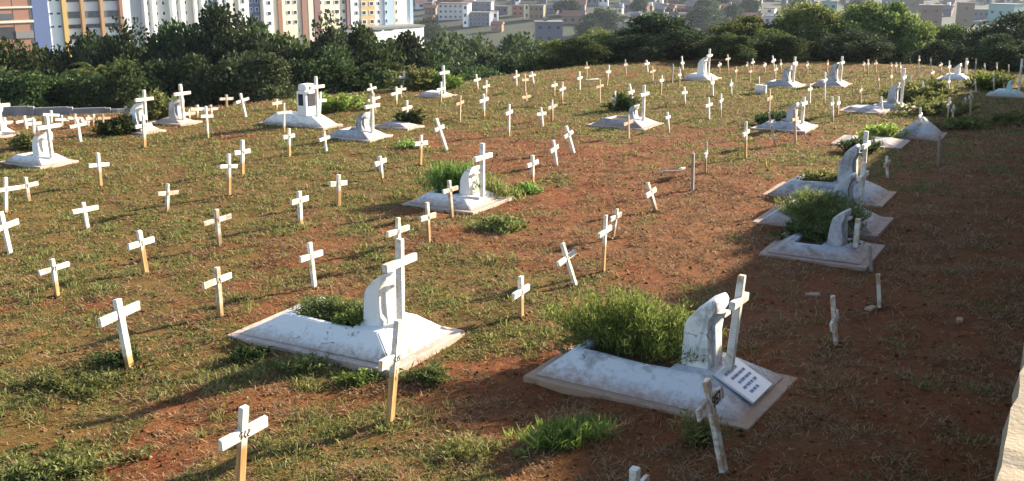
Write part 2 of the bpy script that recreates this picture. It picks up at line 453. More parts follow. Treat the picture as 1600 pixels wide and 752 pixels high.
def cross(top, base, style='white', arm=None, drop=None, mark=0, yaw=0.0, zb=None, text=None, wide=1.0, noarm=False, extra='', paintf=None):
    b = P(*base) if zb is None else P(base[0], base[1], zb)
    b = b.copy()
    if b[1] > np.interp(b[0], EX, EY): b[2] = float(H(b[0], b[1]))
    hd = b[:2] / np.linalg.norm(b[:2])
    d = ray(*top); t = (b[0] * hd[0] + b[1] * hd[1]) / (d[0] * hd[0] + d[1] * hd[1])
    T = np.array([d[0] * t, d[1] * t, CAMH + d[2] * t])
    ax = Vector(T - b); h = ax.length; ax.normalize()
    a = UAZ + R(yaw + random.uniform(-7, 7)); xd = Vector((math.sin(a), math.cos(a), 0)); xd = (xd - ax * xd.dot(ax)).normalized()
    if text is None: ax = (ax + xd.cross(ax) * random.uniform(-.05, .03)).normalized()
    xd = (xd - ax * xd.dot(ax)).normalized(); yd = ax.cross(xd)
    mw = Matrix((xd, yd, ax)).transposed().to_4x4(); mw.translation = Vector((b[0], b[1], b[2]))
    o = empty('grave_cross'); o.matrix_world = mw
    if wide == 1.0: wide = random.uniform(.84, 1.14)
    hw, th = .034 * wide, random.uniform(.020, .029)
    paint = h * random.uniform(.12, .58) if style in ('white', 'worn') else (-1 if style in ('grey', 'dull') else 9)
    if style == 'full': paint = -1
    if paintf: paint = h * paintf
    mat = M[{'white': 'wood_white', 'full': 'wood_white', 'worn': 'wood_worn', 'raw': 'wood_raw', 'grey': 'wood_grey', 'dull': 'wood_worn'}[style]]
    add('post', with_paint(box_mesh('post', -hw, hw, -th, th, -.22, h, .005, .004), paint), mat, o)
    al = arm if arm is not None else random.uniform(.43, .52)
    dr = drop if drop is not None else min(.25, max(.12, random.uniform(.26, .37) * h))
    if not noarm:
        am = box_mesh('arm', -al / 2, al / 2, -.019, .019, -.04 * wide, .04 * wide, .005, .005)
        ro = 0.0 if text else R(random.uniform(-5, 5))
        ao = add('arm', with_paint(am, paint if style == 'raw' else -1), M['wood_raw'] if style == 'raw' else mat, o, loc=(random.uniform(-.012, .012), 0, h - dr), rot=(0, ro, 0))
        if not mark and style in ('white', 'worn', 'full') and np.hypot(b[0], b[1]) < 26 and random.random() < .7: mark = random.choice((1, 2, 2))
        if mark:
            bm = bmesh.new(); strokes(bm, 0, h - dr, -th - .003, .034, .062, mark, .011)
            if mark > 3:
                for q in range(3): strokes(bm, 0, h - dr - .07 - .06 * q, -th - .003, .03, .045, 1)
            add('painted_mark', bm_mesh('painted_mark', bm), M['mark'], o)['kind'] = 'stuff'
        if text:
            cu = bpy.data.curves.new('number', 'FONT'); cu.body = text; cu.size = .125; cu.align_x = 'CENTER'; cu.align_y = 'CENTER'; cu.extrude = .001; cu.offset = .002
            to = bpy.data.objects.new('number', cu); COL.objects.link(to)
            bpy.context.view_layer.update()
            me = bpy.data.meshes.new_from_object(to.evaluated_get(bpy.context.evaluated_depsgraph_get()))
            bpy.data.objects.remove(to); bpy.data.curves.remove(cu)
            me.name = 'number'; me.materials.clear()
            add('number', me, M['mark'], o, loc=(.075, -th - .004, h - dr), rot=(math.pi / 2, 0, 0))
    dxp = (top[0] - base[0]) / max(1, base[1] - top[1])
    CROSSES.append((o, ((top[0] + base[0]) / 2, (top[1] + base[1]) / 2), b, style, dxp, noarm, extra))
    return o

C = cross
# the near field
C((378, 634), (373, 795), 'white', arm=.50, drop=.22, mark=3, wide=1.15, paintf=.66)
C((990, 731), (992, 850), 'full', arm=.46)
C((1103, 594), (1131, 738), 'dull', arm=.50, drop=.20, text='957', wide=1.25)
C((629, 502), (609, 655), 'white', arm=.56, drop=.36, mark=5, wide=1.2, paintf=.50)
C((186, 468), (203, 574), 'white', arm=.52, drop=.16, mark=2, wide=1.15)
C((341, 418), (345, 500), 'worn', arm=.50, drop=.16, mark=2)
C((82, 405), (90, 462), 'white', arm=.44, mark=2)
C((216, 360), (228, 425), 'white', arm=.46, mark=1)
C((483, 379), (492, 453), 'full', arm=.46)
C((815, 432), (814, 498), 'white', arm=.46, mark=1)
C((878, 380), (899, 446), 'full', arm=.46, mark=2)
C((947, 336), (942, 428), 'white', arm=.44, mark=1)
C((963, 326), (957, 374), 'worn', arm=.40)
C((1012, 285), (1025, 330), 'worn', arm=.46, mark=1)
C((621, 340), (623, 412), 'white', arm=.48, mark=1)
C((667, 316), (670, 382), 'worn', arm=.48, mark=2)
C((703, 282), (706, 338), 'worn', arm=.46)
C((466, 299), (470, 352), 'white', arm=.44, mark=1)
C((529, 273), (529, 320), 'white', arm=.42, mark=1)
C((594, 244), (597, 281), 'white', arm=.42)
C((657, 211), (657, 260), 'white', arm=.46)
C((338, 327), (343, 385), 'worn', arm=.52, mark=1)
C((261, 287), (261, 331), 'worn', arm=.48, mark=1)
C((130, 316), (137, 357), 'full', arm=.46)
C((1, 331), (16, 395), 'full', arm=.52)
C((8, 277), (9, 335), 'white', arm=.52)
C((40, 277), (45, 315), 'worn', arm=.46)
C((153, 239), (157, 291), 'white', arm=.46)
C((359, 241), (358, 308), 'white', arm=.44)
C((379, 219), (379, 275), 'white', arm=.42)
C((452, 201), (452, 247), 'white', arm=.40)
C((506, 205), (510, 239), 'full', arm=.42)
C((834, 243), (832, 288), 'white', arm=.46)
C((865, 219), (870, 261), 'full', arm=.44)
C((884, 197), (897, 241), 'full', arm=.40)
C((682, 185), (698, 235), 'full', arm=.36)
C((795, 163), (795, 211), 'white', arm=.42)
C((1165, 190), (1165, 250), 'white', arm=.48)
C((1105, 222), (1102, 273), 'worn', arm=.40, yaw=-14)
C((1083, 240), (1082, 296), 'grey', noarm=True)
C((1201, 176), (1212, 231), 'worn', arm=.36, yaw=-20)
C((1242, 170), (1243, 225), 'raw', arm=.50)
C((1302, 462), (1306, 538), 'dull', arm=.50, drop=.28)
C((1374, 428), (1374, 476), 'dull', arm=.34, yaw=-16, drop=.36)
C((1361, 384), (1361, 421), 'grey', noarm=True)
C((1467, 212), (1465, 262), 'grey', arm=.36)
C((1386, 244), (1387, 282), 'dull', arm=.46)
C((1437, 168), (1437, 215), 'white', arm=.52)
# the middle of the field
for a in (((846, 168), (848, 198), 'full'), ((862, 156), (863, 188), 'worn'), ((718, 150), (718, 190), 'raw'), ((755, 147), (756, 183), 'white'),
          ((760, 126), (759, 156), 'white'), ((745, 116), (747, 142), 'white'), ((821, 116), (821, 147), 'raw'), ((822, 145), (823, 168), 'raw'),
          ((806, 110), (807, 136), 'full'), ((831, 112), (834, 132), 'full'), ((905, 112), (906, 141), 'full'), ((917, 97), (917, 122), 'raw'),
          ((866, 127), (866, 151), 'white'), ((878, 128), (878, 163), 'white'), ((937, 125), (937, 158), 'raw'), ((951, 102), (948, 134), 'white'),
          ((977, 93), (978, 117), 'grey'), ((1010, 94), (1012, 113), 'full'), ((1019, 104), (1020, 130), 'raw'), ((1034, 118), (1032, 149), 'white'),
          ((1067, 88), (1068, 125), 'white'), ((1062, 108), (1061, 138), 'white'), ((1070, 136), (1070, 165), 'white'), ((1113, 119), (1114, 152), 'full'),
          ((1143, 124), (1143, 151), 'white'), ((1107, 152), (1108, 186), 'full'), ((1127, 146), (1126, 181), 'white'), ((1043, 175), (1045, 205), 'white'),
          ((961, 143), (960, 173), 'white'), ((985, 131), (991, 169), 'full'), ((983, 180), (982, 217), 'raw'), ((1202, 140), (1201, 186), 'raw'),
          ((1266, 131), (1265, 163), 'full'), ((1299, 151), (1301, 191), 'white'), ((1309, 151), (1309, 181), 'white'), ((1288, 113), (1288, 163), 'white'),
          ((1442, 128), (1444, 156), 'white'), ((1392, 109), (1393, 143), 'raw'), ((1373, 118), (1373, 141), 'raw'), ((1357, 93), (1356, 118), 'white'),
          ((1369, 94), (1368, 113), 'raw'), ((1208, 87), (1211, 116), 'white'), ((1212, 101), (1211, 124), 'worn'), ((1220, 93), (1220, 113), 'worn'),
          ((1262, 96), (1261, 115), 'worn'), ((1137, 85), (1138, 110), 'worn'), ((1150, 104), (1149, 126), 'raw'), ((1172, 105), (1172, 128), 'raw'),
          ((1168, 97), (1168, 113), 'worn'), ((1177, 92), (1176, 112), 'worn'), ((1293, 94), (1292, 113), 'raw'), ((1437, 87), (1435, 112), 'dull'),
          ((1455, 90), (1454, 106), 'grey'), ((1457, 109), (1457, 123), 'white'), ((1485, 95), (1483, 128), 'white'), ((1483, 119), (1481, 152), 'white'),
          ((1483, 152), (1480, 191), 'white'), ((1511, 93), (1511, 116), 'dull'), ((1525, 92), (1524, 112), 'grey'), ((1558, 98), (1558, 122), 'dull'),
          ((1553, 116), (1553, 144), 'worn'), ((1569, 114), (1569, 141), 'raw'), ((1523, 124), (1526, 147), 'worn'), ((1508, 152), (1506, 176), 'dull'),
          ((1519, 141), (1516, 183), 'worn'), ((1393, 98), (1393, 112), 'raw'), ((1400, 98), (1400, 114), 'worn'), ((1407, 98), (1407, 118), 'worn'),
          ((1307, 104), (1307, 126), 'worn'), ((1350, 96), (1350, 111), 'raw'), ((1195, 97), (1195, 113), 'worn'), ((1244, 97), (1243, 113), 'worn'),
          ((1344, 135), (1344, 160), 'raw'), ((1490, 164), (1489, 184), 'dull'), ((1539, 99), (1539, 114), 'worn'), ((1470, 97), (1470, 112), 'dull'),
          ((1423, 118), (1420, 150), 'white'), ((1124, 97), (1124, 113), 'worn'), ((1576, 101), (1576, 120), 'worn')):
    C(*a, arm=random.uniform(.40, .50))
C((1051, 100), (1050, 129), 'grey', noarm=True)
C((1376, 151), (1379, 176), 'full', noarm=True)
C((1186, 120), (1186, 134), 'worn', noarm=True)
# the left background
for a in (((323, 166), (325, 216), 'white'), ((376, 146), (384, 182), 'full'), ((354, 148), (354, 169), 'worn'), ((445, 162), (444, 208), 'white'),
          ((632, 111), (631, 141), 'white'), ((578, 131), (585, 161), 'white'), ((584, 146), (587, 179), 'white'), ((619, 136), (619, 166), 'white'),
          ((636, 157), (636, 196), 'full'), ((627, 134), (626, 152), 'worn'), ((433, 155), (432, 171), 'worn'), ((225, 180), (226, 230), 'white'),
          ((196, 166), (197, 188), 'worn'), ((121, 186), (126, 221), 'full'), ((146, 179), (145, 197), 'worn'), ((117, 178), (117, 196), 'worn'),
          ((97, 180), (97, 199), 'worn'), ((80, 173), (80, 192), 'full'), ((38, 181), (42, 202), 'full'), ((52, 186), (53, 210), 'white'),
          ((7, 184), (8, 206), 'full'), ((160, 178), (161, 195), 'raw'), ((308, 164), (308, 184), 'worn'), ((330, 164), (331, 184), 'worn'),
          ((296, 171), (296, 186), 'worn'), ((138, 181), (138, 198), 'worn'), ((689, 128), (689, 160), 'white'), ((500, 144), (499, 182), 'full')):
    C(*a, arm=random.uniform(.44, .54))

# ================================================================== TOMBS
TOMBS = []
def frustum_body(L, W, h, fi, hi, si, lip, px0, px1, pin, depth):
    bm = bmesh.new()
    def rect(x0, x1, y0, y1, z): return [bm.verts.new(c) for c in ((x0, y0, z), (x1, y0, z), (x1, y1, z), (x0, y1, z))]
    def band(a, b):
        for i in range(4): bm.faces.new((a[i], a[(i + 1) % 4], b[(i + 1) % 4], b[i]))
    a = rect(.06, L - .06, .06, W - .06, lip); b = rect(fi, L - hi, si, W - si, h)
    band(a, b)
    if px1 > px0 + .2:
        c = rect(px0, px1, si + pin, W - si - pin, h + .001); d = rect(px0, px1, si + pin, W - si - pin, h - depth)
        band(b, c); band(c, d); bm.faces.new(d)
    else: bm.faces.new(b)
    a2 = a[::-1]
    bm.faces.new(a2)
    bmesh.ops.recalc_face_normals(bm, faces=bm.faces[:])
    bmesh.ops.bevel(bm, geom=[e for e in bm.edges if e.calc_face_angle(0) > .2], offset=.012, segments=2, affect='EDGES')
    bmesh.ops.subdivide_edges(bm, edges=[e for e in bm.edges if e.calc_length() > .5], cuts=3, use_grid_fill=True)
    for v in bm.verts:
        x, y = v.co.x * 1.7 + L * 5, v.co.y * 1.7
        v.co.z += .012 * math.sin(3.1 * x + 2 * y) * (1 if v.co.z > lip + .02 else 0)
    return bm_mesh('tomb_body', bm)
def headstone_mesh(s=1.0, wd=.28):
    out = [(-.02, -.04), (-.025, .20), (-.012, .38), (.025, .52), (.09, .645), (.175, .735), (.265, .795), (.33, .82)]
    inn = [(.355, .765), (.345, .69), (.315, .62), (.295, .54), (.29, .40), (.30, .20), (.31, -.04)]
    prof = [(x * s, z * s) for x, z in out + inn]
    bm = bmesh.new(); rings = []
    for y, sc in ((-wd / 2, .93), (-wd / 2 + .025, 1), (0, 1), (wd / 2 - .025, 1), (wd / 2, .93)):
        cx, cz = .12 * s, .38 * s
        rings.append([bm.verts.new((cx + (x - cx) * sc, y, max(-.04, cz + (z - cz) * sc))) for x, z in prof])
    n = len(prof)
    for r0, r1 in zip(rings, rings[1:]):
        for i in range(n): bm.faces.new((r0[i], r0[(i + 1) % n], r1[(i + 1) % n], r1[i]))
    bm.faces.new(rings[0][::-1]); bm.faces.new(rings[-1])
    bmesh.ops.recalc_face_normals(bm, faces=bm.faces[:])
    bmesh.ops.subdivide_edges(bm, edges=bm.edges[:], cuts=1, use_grid_fill=True, smooth=.4)
    ph = random.uniform(0, 9)
    for v in bm.verts:
        c = v.co
        a_ = .011 * math.sin(11 * c.z + 7 * c.y + ph) + .008 * math.sin(23 * c.x + 17 * c.z + 2 * ph) + random.uniform(-.003, .003)
        c.x += a_; c.y += .7 * a_ * (1 if c.y > 0 else -1)
    me = bm_mesh('headstone', bm)
    for p in me.polygons: p.use_smooth = abs(p.normal.y) < .8
    return me
def strut_mesh(s, wd):
    bm = bmesh.new()
    pts = [(.27, .56), (.335, .645), (.425, .66), (.43, .61), (.36, .585), (.325, .50), (.36, -.03), (.29, -.03), (.27, .40)]
    f = [bm.verts.new((x * s, -wd / 2, z * s)) for x, z in pts]; g = [bm.verts.new((x * s, wd / 2, z * s)) for x, z in pts]
    n = len(pts)
    for i in range(n): bm.faces.new((f[i], f[(i + 1) % n], g[(i + 1) % n], g[i]))
    bm.faces.new(f[::-1]); bm.faces.new(g)
    bmesh.ops.recalc_face_normals(bm, faces=bm.faces[:])
    return bm_mesh('praying_arm', bm)
def tomb(pL=None, pF=None, pR=None, label='', short='', mat='whitewash', h=.30, L=None, W=None, head=1.0, crossh=1.05, plaque=False, slab='whitewash',
         hx=None, lean=0.0, weed=True, niche=False, tilt=0.0, fi=.42, hi=.52, soil_top=True, armL=.58, crossx=None, fit=True, peak=False):
    F = P(*pF)
    if fit:
        ex = N[:2]; ey = U[:2]
        ts = np.linspace(.5, 3, 251)
        L = float(np.clip(ts[np.argmin([abs(pix((F[0] - ex[0] * q, F[1] - ex[1] * q, 0))[0] - pL[0]) for q in ts])], 1.1, 2.3))
        W = float(np.clip(ts[np.argmin([abs(pix((F[0] + ey[0] * q, F[1] + ey[1] * q, 0))[0] - pR[0]) for q in ts])], .75, 1.35))
        k = min(1.0, max(.62, L / 2.1)); h *= k; head *= max(k, .8); crossh *= max(.85, k); hi *= k; fi *= k; hx = None if hx is None else hx * L / 2.15
        hx = hx if hx is not None else L - hi - .42 * max(head, .6)
    else:
        A = P(*pL); ex = (F - A)[:2]; l0 = float(np.hypot(*ex)); ex = ex / l0
        L = L or l0
        ey = np.array([-ex[1], ex[0]])
    o0 = F[:2] - ex * L
    zc = ground_z(*(F[:2] - ex * L / 2 + ey * W / 2))
    t = empty('tomb', (o0[0], o0[1], zc), (0, R(tilt), math.atan2(ex[1], ex[0])))
    m = M[mat]; si = W * .44 if peak else .30 * W / 1.3
    add('base_slab', box_mesh('base_slab', -.03, L + (.07 if plaque else .03), -.03, W + .03, -.12, .045, .008, .012), M[slab], t)
    hx = hx if hx is not None else L - hi - .46
    px0, px1 = fi + .10, (hx - .08 if soil_top else 0)
    add('tomb_body', frustum_body(L, W, h, fi, hi, si, .043, px0, px1, .07, .10), m, t)
    body = t.children[-1].data if t.children and t.children[-1].name.startswith('tomb_body') else next(c for c in t.children if c.name.startswith('tomb_body')).data
    if mat == 'shadewash' and slab == 'whitewash' and not peak:
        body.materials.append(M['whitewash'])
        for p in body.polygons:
            if p.normal.x > .2: p.material_index = 1  # sunlight on the head end painted in as whiter faces
    if px1 > px0 + .2:
        add('planter_soil', box_mesh('planter_soil', px0 + .003, px1 - .003, si + .073, W - si - .073, h - .098, h - .035), M['planter_soil'], t)
    cy = W * .5
    if niche:
        hs = add('headstone', box_mesh('headstone', hx - .02, hx + .28, cy - .24, cy + .24, h - .02, h + .62, .02), m, t)
        add('headstone_cap', box_mesh('headstone_cap', hx, hx + .26, cy - .20, cy + .20, h + .62, h + .80, .05, seg=2), m, hs)
        add('niche_panel', box_mesh('niche_panel', hx + .05, hx + .21, cy - .245, cy - .225, h + .25, h + .55), M['dark_niche'], hs)
        add('niche_panel', box_mesh('niche_panel', hx + .262, hx + .286, cy - .15, cy + .15, h + .22, h + .55), M['dark_niche'], hs)
    elif head:
        hs = add('headstone', headstone_mesh(head, .36), M['whitewash'] if mat == 'palewash' else m, t, loc=(hx, cy, h))
        add('praying_arm', strut_mesh(head, .16), m, hs)
    if crossh:
        cx = crossx if crossx is not None else hx + .40 * max(head, .7) + .07
        add('cross_post', with_paint(box_mesh('cross_post', -.036, .036, -.036, .036, -.04, crossh, .006, .004), -1), M['wood_white'], t, loc=(cx, cy, h), rot=(R(random.uniform(-2, 2)), R(lean), 0))
        add('cross_arm', with_paint(box_mesh('cross_arm', -.03, .03, -armL / 2, armL / 2, crossh * .73 - .042, crossh * .73 + .042, .006, .004), -1), M['wood_white'], t,
            loc=(cx + .012, cy, h), rot=(0, R(lean), 0))
    if plaque:
        sl_ = math.atan2(h - .043, hi - .06)
        pr = add('plaque', box_mesh('plaque', -.225, .225, -.27, .27, 0, .025, .004), M['plaque'], t, loc=(L - hi * .50, cy + .02, h * .585), rot=(0, sl_, 0))
        bm = bmesh.new()
        for r_, row in enumerate((5, 4, 4, 5, 3)):
            x = -.145 + r_ * .07; y = -.17 + .02 * r_ % .05
            for k in range(row):
                wl = random.uniform(.04, .085)
                if y + wl > .20: break
                q = y
                while q < y + wl:
                    bm_box(bm, x - .017, x + .017, q, q + .006, .024, .0268); bm_box(bm, x - .003 + random.uniform(-.012, .012), x + .003, q, q + .013, .024, .0268)
                    q += .0155
                y += wl + .022
        add('inscription', bm_mesh('inscription', bm), M['blue_ink'], pr)['kind'] = 'stuff'
    if label: tag(t, label, 'tomb', 'concrete tombs with hooded headstones')
    TOMBS.append((t, short, pF, L, W, h, px0, px1, si))
    return t, L, W, h
def tomb_point(i, fx, fy, z=None):
    t, short, pF, L, W, h = TOMBS[i][:6]
    c, s = math.cos(t.rotation_euler[2]), math.sin(t.rotation_euler[2])
    x, y = fx * L, fy * W
    return (t.location[0] + c * x - s * y, t.location[1] + s * x + c * y, t.location[2] + (h if z is None else z))
tomb((372, 533), (614, 585), (760, 532), 'large bright white tomb with creeping weeds and tall white cross', 'the creeper-covered white tomb', hx=1.50, crossh=.95, lean=0, head=.68, W=1.34, L=2.2, h=.27, fi=.5, hi=.40, slab='whitewash', fit=False)
tomb((822, 592), (1160, 672), (1246, 581), 'tomb with blue lettered plaque and tall lush weeds in shade', 'the plaque tomb', mat='palewash', hx=1.46, crossh=.93, lean=4, armL=.38, plaque=True, slab='rawslab', W=1.42, fi=.35, hi=.55, h=.29, head=.84, fit=False)
tomb((630, 313), (738, 333), (822, 299), 'white tomb with a clump of tall grass in mid-field', 'the tall-grass tomb', hx=1.32, crossh=1.06, head=.72)
tomb((405, 194), (505, 203), (531, 187), 'white tomb with square headstone and dark niche near the trees', 'the niche tomb', niche=True, crossh=1.0, W=1.4, L=2.2)
tomb((505, 214), (577, 224), (613, 208), 'long grey tomb lying just right of the niche tomb', 'the long grey tomb', mat='shadewash', head=.65, crossh=.95, W=1.3, L=2.1)
tomb((585, 199), (636, 204), (648, 194), 'low grey slab tomb behind the long grey tomb', 'the low grey slab', mat='shadewash', head=0, crossh=0, W=1.1, L=1.9, h=.2, soil_top=False)
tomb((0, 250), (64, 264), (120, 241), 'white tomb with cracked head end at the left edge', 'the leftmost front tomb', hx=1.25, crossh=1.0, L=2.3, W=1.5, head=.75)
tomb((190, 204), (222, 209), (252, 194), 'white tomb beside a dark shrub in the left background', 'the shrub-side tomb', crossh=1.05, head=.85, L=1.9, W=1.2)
tomb((250, 192), (282, 196), (306, 184), 'pale tomb with tall white cross before the dark trees', 'the tree-side pale tomb', mat='shadewash', crossh=1.1, head=.85, L=1.9, W=1.1, h=.2)
tomb((-60, 214), (-8, 218), (22, 208), 'white tomb cut by the left edge of the picture', 'the edge tomb', crossh=.9, head=.8, L=1.9, W=1.2)
tomb((655, 150), (692, 153), (714, 142), 'small pale tomb at the brow of the hill before bushes', 'the brow tomb', crossh=1.0, head=0, L=1.9, W=1.2, h=.25)
tomb((918, 193), (1006, 202), (1038, 189), 'grey tomb with sunken middle and dark shrub in the back field', 'the sunken grey tomb', mat='shadewash', crossh=1.05, head=.55, L=2.4, W=1.3, h=.26)
tomb((1175, 208), (1256, 210), (1288, 201), 'tomb with shade-grey sides and sunlit white head end in the right field', 'the bright-ended tomb', mat='shadewash', crossh=.75, head=.72, L=2.2, W=1.2, slab='whitewash')
tomb((1395, 208), (1466, 221), (1503, 206), 'blue-grey tomb with peaked headstone at the edge of the shade', 'the peaked tomb', mat='shadewash', slab='shadewash', crossh=0, head=0, h=.80, fi=.95, hi=.75, soil_top=False, peak=True)
tomb((1300, 234), (1405, 236), (1460, 224), 'flat weathered slab half hidden by weeds in the right field', 'the weedy slab', mat='shadewash', head=0, crossh=0, L=2.2, W=1.3, h=.16, soil_top=True, slab='shadewash')
tomb((1062, 123), (1108, 126), (1130, 120), 'clean white tomb with tall cross on the far brow', 'the far white tomb', crossh=1.1, head=.95, L=2.3, W=1.4, h=.34)
tomb((1185, 135), (1242, 138), (1268, 130), 'tomb with shade-grey sides and sunlit pale head end in the far right field', 'the far grey tomb', mat='shadewash', crossh=1.0, head=.8, L=2.4, W=1.3, slab='whitewash')
tomb((1265, 133), (1318, 137), (1340, 128), 'white headed tomb with dark planter in the far right field', 'the dark-planter tomb', mat='shadewash', crossh=1.0, head=.95, L=2.3, W=1.3, slab='whitewash')
tomb((1310, 178), (1378, 181), (1396, 168), 'low dark grey slab tomb without headstone in the right field', 'the dark slab', mat='shadewash', head=0, crossh=0, L=2.2, W=1.2, h=.22, soil_top=False, slab='shadewash')
tomb((1385, 168), (1416, 176), (1432, 163), 'grey tomb with tall cross beside overgrown shrubs at right', 'the overgrown tomb', mat='shadewash', crossh=1.2, head=.9, L=1.8, W=1.1)
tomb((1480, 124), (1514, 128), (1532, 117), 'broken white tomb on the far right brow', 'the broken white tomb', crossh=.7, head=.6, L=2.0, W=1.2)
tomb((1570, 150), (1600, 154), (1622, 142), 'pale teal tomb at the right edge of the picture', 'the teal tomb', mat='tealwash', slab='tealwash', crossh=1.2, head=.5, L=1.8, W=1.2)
tomb((1193, 312), (1376, 325), (1410, 288), 'shaded tomb with chipped pale kerb, rearmost of the right trio', 'the kerbed tomb', mat='shadewash', crossh=.95, head=.84, slab='rawslab', lean=-1)
tomb((1178, 364), (1368, 372), (1405, 330), 'shaded tomb with sprawling bush, middle of the right trio', 'the bush tomb', mat='shadewash', slab='shadewash', crossh=.85, head=.78, lean=2)
tomb((1188, 412), (1350, 420), (1408, 374), 'shaded low tomb with broken cross post, nearest of the right trio', 'the broken-cross tomb', mat='shadewash', slab='shadewash', crossh=.45, head=.75, L=2.1, W=1.3, h=.24, armL=.16)
# loose pieces of slab and board on the ground
def plank(name, p, L, W_, T_, rz, mat, label, cat, ry=0.0):
    me = box_mesh(name, -L / 2, L / 2, -W_ / 2, W_ / 2, 0, T_, .006, .012)
    z = ground_z(p[0], p[1])
    o = add(name, with_paint(me, -1), M[mat], None, loc=(p[0], p[1], z), rot=(R(random.uniform(-3, 3)), R(ry), R(rz)))
    tag(o, label, cat)
plank('fallen_board', P(926, 126), .55, .12, .05, 30, 'wood_white', 'white board lying on the ground at the brow cross', 'board')
plank('fallen_board', P(1048, 272), .42, .07, .04, 10, 'wood_worn', 'pale broken board lying left of the grey stake', 'board')
plank('fallen_board', P(1065, 268), .16, .09, .04, 50, 'wood_white', 'short white board end lying left of the grey stake', 'board')
plank('marker_block', P(1188, 147), .36, .25, .30, -20, 'whitewash', 'small square white grave marker in the far right field', 'marker')
plank('stone', P(1362, 480), .16, .10, .05, 40, 'rawslab', 'pale stone chip beside the shaded short cross', 'stone')
plank('stone', P(1270, 460), .18, .09, .04, 10, 'rawslab', 'flat pale stone chip on the shaded red ground', 'stone')
plank('stone', P(1500, 500), .13, .08, .05, 70, 'rawslab', 'small stone chip near the boundary wall in shade', 'stone')

# ================================================================== LABELS OF CROSSES
LOOK = {'white': 'white', 'full': 'all-white', 'worn': 'weathered white', 'raw': 'bare brown', 'grey': 'grey', 'dull': 'dull grey-white'}
def label_crosses():
    buckets = {}
    for c in CROSSES:
        o, (mx, my), b, style, dxp, noarm, extra = c
        best = min(TOMBS, key=lambda t: ((t[0].location[0] - b[0]) ** 2 + (t[0].location[1] - b[1]) ** 2))
        cxp = pix(tomb_point(TOMBS.index(best), .5, .5)); bx = pix(b)
        dx, dy = bx[0] - cxp[0], bx[1] - cxp[1]
        side = ('left of' if dx < 0 else 'right of') if abs(dx) > 1.3 * abs(dy) else ('in front of' if dy > 0 else 'behind')
        buckets.setdefault((best[1], side), []).append((math.hypot(dx, dy), c))
    for (short, side), lst in buckets.items():
        lst.sort(key=lambda q: q[0])
        for k, (_, c) in enumerate(lst):
            o, _, b, style, dxp, noarm, extra = c
            lean = 'leaning ' if abs(dxp) > .2 else ''
            what = 'wooden stake' if noarm else 'wooden cross'
            near = 'nearest' if k == 0 else ORD[k] + ' nearest'
            s = {'left of': 'on the left of', 'right of': 'on the right of'}.get(side, side)
            tag(o, f"{lean}{LOOK[style]} {what}, {near} {s} {short}", 'cross' if not noarm else 'stake', 'wooden grave crosses' if not noarm else None)
label_crosses()

# ================================================================== PLANTS
def leaf_faces(C_, D, S, Wd, rng, fold=0.0):
    """diamond leaves at C_ pointing along D, length S, half width Wd"""
    n = len(C_)
    D = D / (np.linalg.norm(D, axis=1, keepdims=True) + 1e-9)
    Q = rng.normal(size=(n, 3)); Q = np.cross(D, Q); Q /= (np.linalg.norm(Q, axis=1, keepdims=True) + 1e-9)
    S = S[:, None]; Wd = Wd[:, None]
    V = np.stack([C_, C_ + D * S * .45 + Q * Wd, C_ + D * S, C_ + D * S * .45 - Q * Wd], 1).reshape(-1, 3)
    F = np.arange(4 * n).reshape(n, 4)
    return V, F
def tube(pts, rad, sides=5):
    V, F = [], []
    for i, (p, r) in enumerate(zip(pts, rad)):
        p = np.array(p, float)
        d = np.array(pts[min(i + 1, len(pts) - 1)], float) - np.array(pts[max(i - 1, 0)], float)
        d /= np.linalg.norm(d) + 1e-9
        a = np.cross(d, [0.3, .9, .2]); a /= np.linalg.norm(a); b = np.cross(d, a)
        for k in range(sides):
            t = 2 * math.pi * k / sides; V.append(p + r * (a * math.cos(t) + b * math.sin(t)))
    for i in range(len(pts) - 1):
        for k in range(sides):
            F.append((i * sides + k, i * sides + (k + 1) % sides, (i + 1) * sides + (k + 1) % sides, (i + 1) * sides + k))
    return V, F
def tubes_mesh(name, tubes):
    V, F = [], []
    for pts, rad in tubes:
        v, f = tube(pts, rad); o = len(V); V += v; F += [tuple(i + o for i in q) for q in f]
    return mesh_np(name, V, F)
